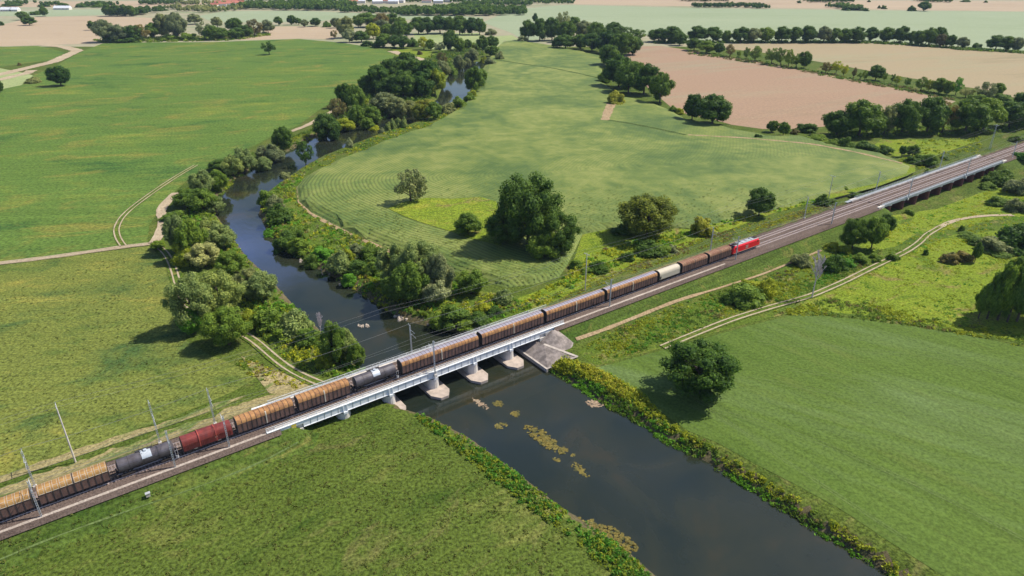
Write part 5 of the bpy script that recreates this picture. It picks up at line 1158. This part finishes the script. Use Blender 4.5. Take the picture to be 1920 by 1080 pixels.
# maize tops: leaves standing along the rows near the camera
def maize_tops():
    rng = np.random.default_rng(31); P = np.array(px(corn)); n = 80000
    q = rng.uniform(P.min(0), P.max(0), (n * 3, 2)); q = q[rng.uniform(0, 1, len(q)) < np.clip((330 - q[:, 1]) / 150, 0, 1)]; q = q[inside_poly(q, P.tolist())]
    g = inside_poly(q, px([(728,398),(760,385),(800,378),(850,380),(900,376),(930,385),(950,420),(940,470),(910,462),(872,452),(840,440),(800,428),(760,414)])); q = q[~g][:n]
    d = seg_dist(q, RL, False); sft = (np.round(d / 1.9) * 1.9 - d); q = q + 0
    # slide each plant onto its row along the distance gradient
    e = .3; gx_ = (seg_dist(q + [e, 0], RL, False) - d) / e; gy_ = (seg_dist(q + [0, e], RL, False) - d) / e
    q = q + np.stack([gx_, gy_], 1) * (sft + rng.normal(0, 1, len(q)) * (.2 + d / 80))[:, None]
    z = 1.75 + rng.uniform(-.1, .45, len(q)); N = np.tile([0, 0, 1.0], (len(q), 1))
    V, F = leaf_quads(np.column_stack([q, z]), N, np.clip(q[:, 1] / 900, .24, .5), rng, 1.15, 1.7)
    X, Y = q[:, 0], q[:, 1]
    lf = .5 + .25 * np.sin(X / 23 + 2 * np.sin(Y / 37)) + .25 * np.sin(Y / 19 + 1.7 * np.sin(X / 41 + 1) + .5) + .15 * np.sin(X / 7 + Y / 9)
    at = np.clip(.8 * lf + .2 * rng.uniform(0, 1, len(q)), 0, 1)
    me = mesh_np('maize_tops', V, F, leaf_mat('maize_leaf', (.088,.132,.028), (.18,.21,.048)), {'v': ('FACE', at)})
    tag(link_mesh('maize_tops', me), 'leafy tops of the maize plants in rows', None, None, 'stuff')
maize_tops()

# ================================================================ in the water
M['algae'] = field_mat('floating_algae', [(.085,.07,.022), (.155,.125,.035), (.23,.19,.06)], 4, 1.2, .35, 1, 0, .4, .5, (.06,.07,.03), (.5,.66), 1.6)
M['gravel'] = field_mat('gravel_bar', [(.20,.13,.09), (.30,.22,.15), (.36,.30,.22)], 3, 1, .35, 1, 0, .4, .6)
def patch(name, cx_, cy_, w_, h_, mat, label, cat, group, ang=0.0, seed=0):
    """ragged mat: many small lobes crowding an ellipse just above the water"""
    rng = np.random.default_rng(seed); X, Y = G(cx_, cy_, -2.0); m_, c, s = mpp(cx_, cy_, -2.0)
    A = w_ * m_ / 2; B = h_ * m_ / s / 2; mb = MB()
    if isinstance(ang, tuple):      # mat running between two photo points, h_ metres wide
        p = Vector(G(*ang[:2], -2.0)); q = Vector(G(*ang[2:], -2.0)); X, Y = (p + q) / 2; A = (q - p).length / 2; B = h_ / 2; ang = math.atan2(q.y - p.y, q.x - p.x)
    nb = int(18 + A * B * 9)
    for k in range(nb):
        a = rng.uniform(0, 6.28); q = rng.uniform(0, 1) ** .5; x = math.cos(a) * q * A * .9; y = math.sin(a) * q * B * .9
        x += .25 * A * math.sin(y / B * 2.2 + seed); r = rng.uniform(.2, .6) * (1.15 - .6 * q) * min(1.3, .5 + B * .3); n = 9
        lobe = [(x + r * math.cos(t) * rng.uniform(.55, 1.25), y + r * math.sin(t) * rng.uniform(.55, 1.25)) for t in np.linspace(0, 6.28, n, endpoint=False)]
        lobe = [(X + x * math.cos(ang) - y * math.sin(ang), Y + x * math.sin(ang) + y * math.cos(ang)) for x, y in lobe]
        mb.prism(lobe, -2.05, -1.985 + .0009 * k)
    o = mb.build(name, M[mat]); tag(o, label, cat, group); return o
AG = 'algae mats drifting on the near river'
for i, (x, y, w_, h_, a_, lab) in enumerate([(1008,822,72,4.6,(982,790,1052,852),'largest drifting ochre algae mat in the middle of the near river'), (1084,879,38,2.6,(1068,866,1102,892),'ochre algae mat right of the largest one, nearest the camera in mid river'), (1058,843,18,10,-.3,'small algae mat just right of the largest one'), (1045,862,18,8,-.4,'thin brown algae mat below the largest one'), (968,776,20,14,0,'small algae mat upstream of the largest mat'), (939,798,24,14,-.2,'small algae mat left of the largest mat'), (1075,853,12,6,0,'tiny yellow green algae mat at the right of the group')]):
    patch('algae_mat', x, y, w_, h_, 'algae', lab, 'algae mat', AG, a_, i + 1)
patch('algae_mat', 1135, 1004, 104, 6.5, 'algae', 'big ochre weed mat against the left bank at the bottom', 'algae mat', AG, (1088,972,1195,1045), 12)
patch('gravel_bar', 1112, 757, 36, 15, 'gravel', 'small brown gravel bar near the right bank', 'gravel bar', 'gravel bars in the river', 0, 21)
patch('gravel_bar', 900, 757, 36, 2.4, 'gravel', 'reddish gravel bar just downstream of the bridge', 'gravel bar', 'gravel bars in the river', (884,748,918,766), 22)
patch('algae_mat', 936, 757, 24, 12, 'algae', 'green weed patch right of the reddish gravel bar', 'algae mat', AG, 0, 23)
def stones(name, poly, n, r, label, z=-2.0, seed=1):
    rng = np.random.default_rng(seed); P = np.array(px(poly, -2.0)); mb = MB(); k = 0
    while k < n:
        q = rng.uniform(P.min(0), P.max(0), (1, 2))
        if not inside_poly(q, P.tolist())[0]: continue
        k += 1; rr = r * rng.uniform(.4, 1.3); x, y = q[0]; m_ = 6
        ring = [(x + rr * math.cos(t) * rng.uniform(.7, 1.2), y + rr * math.sin(t) * rng.uniform(.7, 1.2)) for t in np.linspace(0, 2 * math.pi, m_, endpoint=False)]
        vs = [(a, b, z - .15) for a, b in ring] + [(x + (a - x) * .6, y + (b - y) * .6, z + rr * rng.uniform(.45, .8)) for a, b in ring]
        mb.add(vs, [(i, (i + 1) % m_, m_ + (i + 1) % m_, m_ + i) for i in range(m_)] + [tuple(range(m_, 2 * m_))])
    tag(mb.build(name, M['stone']), label, None, None, 'stuff')
stones('river_stones', [(735,585),(780,572),(800,585),(770,600),(745,602)], 90, .55, 'heap of pale rubble at the right bank above the bridge', -1.85, 2)
stones('river_stones', [(798,600),(825,603),(822,612),(800,610)], 22, .6, 'pale stones by the bank just above the bridge', -1.9, 3)
stones('river_stones', [(670,609),(692,608),(690,615),(672,616)], 16, .5, 'small stone islet in mid river', -1.98, 4)
stones('river_stones', [(560,480),(600,500),(640,524),(662,540),(655,545),(600,512),(560,490)], 26, .6, 'scattered flat stones along the right water edge', -1.95, 5)

# ================================================================ far woods and farms
def far_wood(name, boxes, label, seed, color='dark', dens=1.0):
    """woods so far off that single trees merge: crowns packed on strips (photo x0,x1,top,bottom)"""
    rng = np.random.default_rng(seed); Vs = []; Fs = []; at = []; off = 0
    for x0, x1, yt, yb in boxes:
        m_, c, s_ = mpp((x0 + x1) / 2, yb); h = max(9.0, min(19.0, (yb - yt) * m_ / c * .6)); depthpx = max(1.0, (yb - yt) * .45)
        xa, ya = G(x0, yb); xb, _ = G(x1, yb); _, yc = G(x0, yb - depthpx)
        n = int((xb - xa) * max(12, min(yc - ya, 160)) / 75 * dens)
        cxs = rng.uniform(xa, xb, n); cys = ya + rng.uniform(0, max(12, min(yc - ya, 160)), n)
        for X, Y in zip(cxs, cys):
            hh = h * rng.uniform(.75, 1.15); r = hh * rng.uniform(.30, .45); L = 46
            d = rng.normal(size=(L, 3)); d /= np.linalg.norm(d, axis=1, keepdims=True); d[:, 2] = np.where(d[:, 2] < -.4, -d[:, 2], d[:, 2])
            p = np.array([X, Y, hh * .58]) + d * np.array([r, r, hh * .45]) * rng.uniform(.8, 1.05, (L, 1))
            V, F = leaf_quads(p, d, np.full(L, hh * .13), rng, .6, 1.2); Vs.append(V); Fs.append(F + off); off += len(V); at.append(np.clip(rng.uniform(0, .6) + rng.uniform(0, .4, L), 0, 1))
            V, F = core_mesh([np.array([X, Y, hh * .5])], [hh * .42], .9, 6, 4); V = np.array(V); F = np.array(F)
            F = np.array([f for f in F if f[2] != f[3]]); Vs.append(V); Fs.append(F + off); off += len(V); at.append(np.full(len(F), .1))
    me = mesh_np(name, np.vstack(Vs), np.vstack(Fs), M['leaf_' + color], {'v': ('FACE', np.concatenate(at))})
    tag(link_mesh(name, me), label, None, None, 'stuff')
far_wood('far_woodland', [(426,520,2,18),(520,640,1,20),(640,690,10,24),(690,740,14,26)], 'bluish wood behind the pale field at upper left', 41)
far_wood('far_woodland', [(745,830,10,30),(830,920,8,30),(920,985,10,29),(860,1000,4,11)], 'tall mixed wood behind the river, upper middle', 42)
far_wood('far_woodland', [(540,1080,-3,5),(1000,1075,0,8),(430,560,-4,3)], 'bluish forest band along the very top', 43, 'dark', .5)
far_wood('far_woodland', [(1304,1330,9,15),(1330,1414,8,15),(1415,1446,9,17)], 'low blue copse strip beyond the pale field', 44)
far_wood('far_woodland', [(1583,1600,6,19),(1600,1620,6,19),(1520,1605,-1,5),(1740,1792,-3,5),(1280,1370,-2,3)], 'dark blue copses at the upper right horizon', 45)
far_wood('far_woodland', [(196,252,12,31),(252,320,2,9),(145,200,6,13),(70,95,6,12),(5,36,3,10)], 'blue copses at the far upper left', 46)
far_wood('far_woodland', [(325,365,10,22),(365,425,10,24),(300,340,12,18),(330,420,3,10)], 'garden trees round the far village', 47, 'greygreen', .7)
M['roof_tile'] = plain_mat('red_roof_tiles', (.45,.16,.11), .8); M['render'] = plain_mat('pale_render', (.70,.66,.60), .9); M['greenhouse'] = plain_mat('white_sheet_roof', (.78,.80,.84), .5)
def house(cx_, cy_, w_, d_, h_, rot, label, roof='roof_tile'):
    X, Y = G(cx_, cy_); t = empty('house', (X, Y, 0), rot, label, 'house', 'houses of the far village')
    mb = MB(); mb.box(-w_ / 2, w_ / 2, -d_ / 2, d_ / 2, 0, h_); mb.build('wall', M['render'], t)
    mb = MB(); mb.add([(-w_ / 2 - .4, -d_ / 2 - .4, h_), (w_ / 2 + .4, -d_ / 2 - .4, h_), (w_ / 2 + .4, d_ / 2 + .4, h_), (-w_ / 2 - .4, d_ / 2 + .4, h_), (-w_ / 2 - .4, 0, h_ + d_ * .38), (w_ / 2 + .4, 0, h_ + d_ * .38)], [(0, 1, 5, 4), (2, 3, 4, 5), (0, 4, 3), (1, 2, 5), (0, 3, 2, 1)])
    r = mb.build('roof', M[roof], t); mb = MB(); mb.box(w_ * .2, w_ * .2 + .7, -.4, .4, h_ + d_ * .2, h_ + d_ * .38 + 1.0); mb.build('chimney', M['brick'], r)
    mb = MB()
    for k in range(4): x = -w_ / 2 + w_ * (k + .5) / 4; mb.box(x - .5, x + .5, -d_ / 2 - .04, -d_ / 2 - .005, 1.1, 2.4)
    mb.build('window', M['glass'], t)
rnd = random.Random(5)
for i, (x, y) in enumerate([(410,9),(418,12),(426,8),(432,11),(440,7),(447,10),(453,8),(402,14)]):
    house(x, y, 16, 11, 5.5, rnd.uniform(-.6, .6), '%s red roofed house from the left in the village at far upper left' % ORD[i])
for i, (x, y) in enumerate([(662,7),(676,6),(708,7),(724,6),(738,7),(750,5),(800,5),(822,6),(840,4)]):
    house(x, y, 24, 13, 6, rnd.uniform(-.4, .4), '%s pale roofed farm building from the left at the top middle' % ORD[i], 'greenhouse' if i % 3 else 'roof_tile')
house(118, 18, 34, 12, 3.5, 0, 'long pale roofed shed on the green strip at far upper left', 'greenhouse')
house(14, 21, 22, 12, 3.5, 0, 'first of two low white roofed sheds at the far left', 'greenhouse')
house(29, 21, 16, 12, 3.5, 0, 'second of two low white roofed sheds at the far left', 'greenhouse')

# ================================================================ air
mb = MB(); mb.box(-11500, 11500, -11500, 11500, -5.0, 125.0)
m = bpy.data.materials.new('haze_air'); m.use_nodes = True; nt = m.node_tree
for n in list(nt.nodes):
    if n.type != 'OUTPUT_MATERIAL': nt.nodes.remove(n)
pv = nt.nodes.new('ShaderNodeVolumePrincipled'); pv.inputs['Color'].default_value = (.55, .74, 1.0, 1); pv.inputs['Density'].default_value = 0.00004; pv.inputs['Anisotropy'].default_value = 0.0
nt.links.new(pv.outputs[0], [n for n in nt.nodes if n.type == 'OUTPUT_MATERIAL'][0].inputs['Volume'])
tag(mb.build('haze', m), 'pale air thickening with distance', None, None, 'stuff')
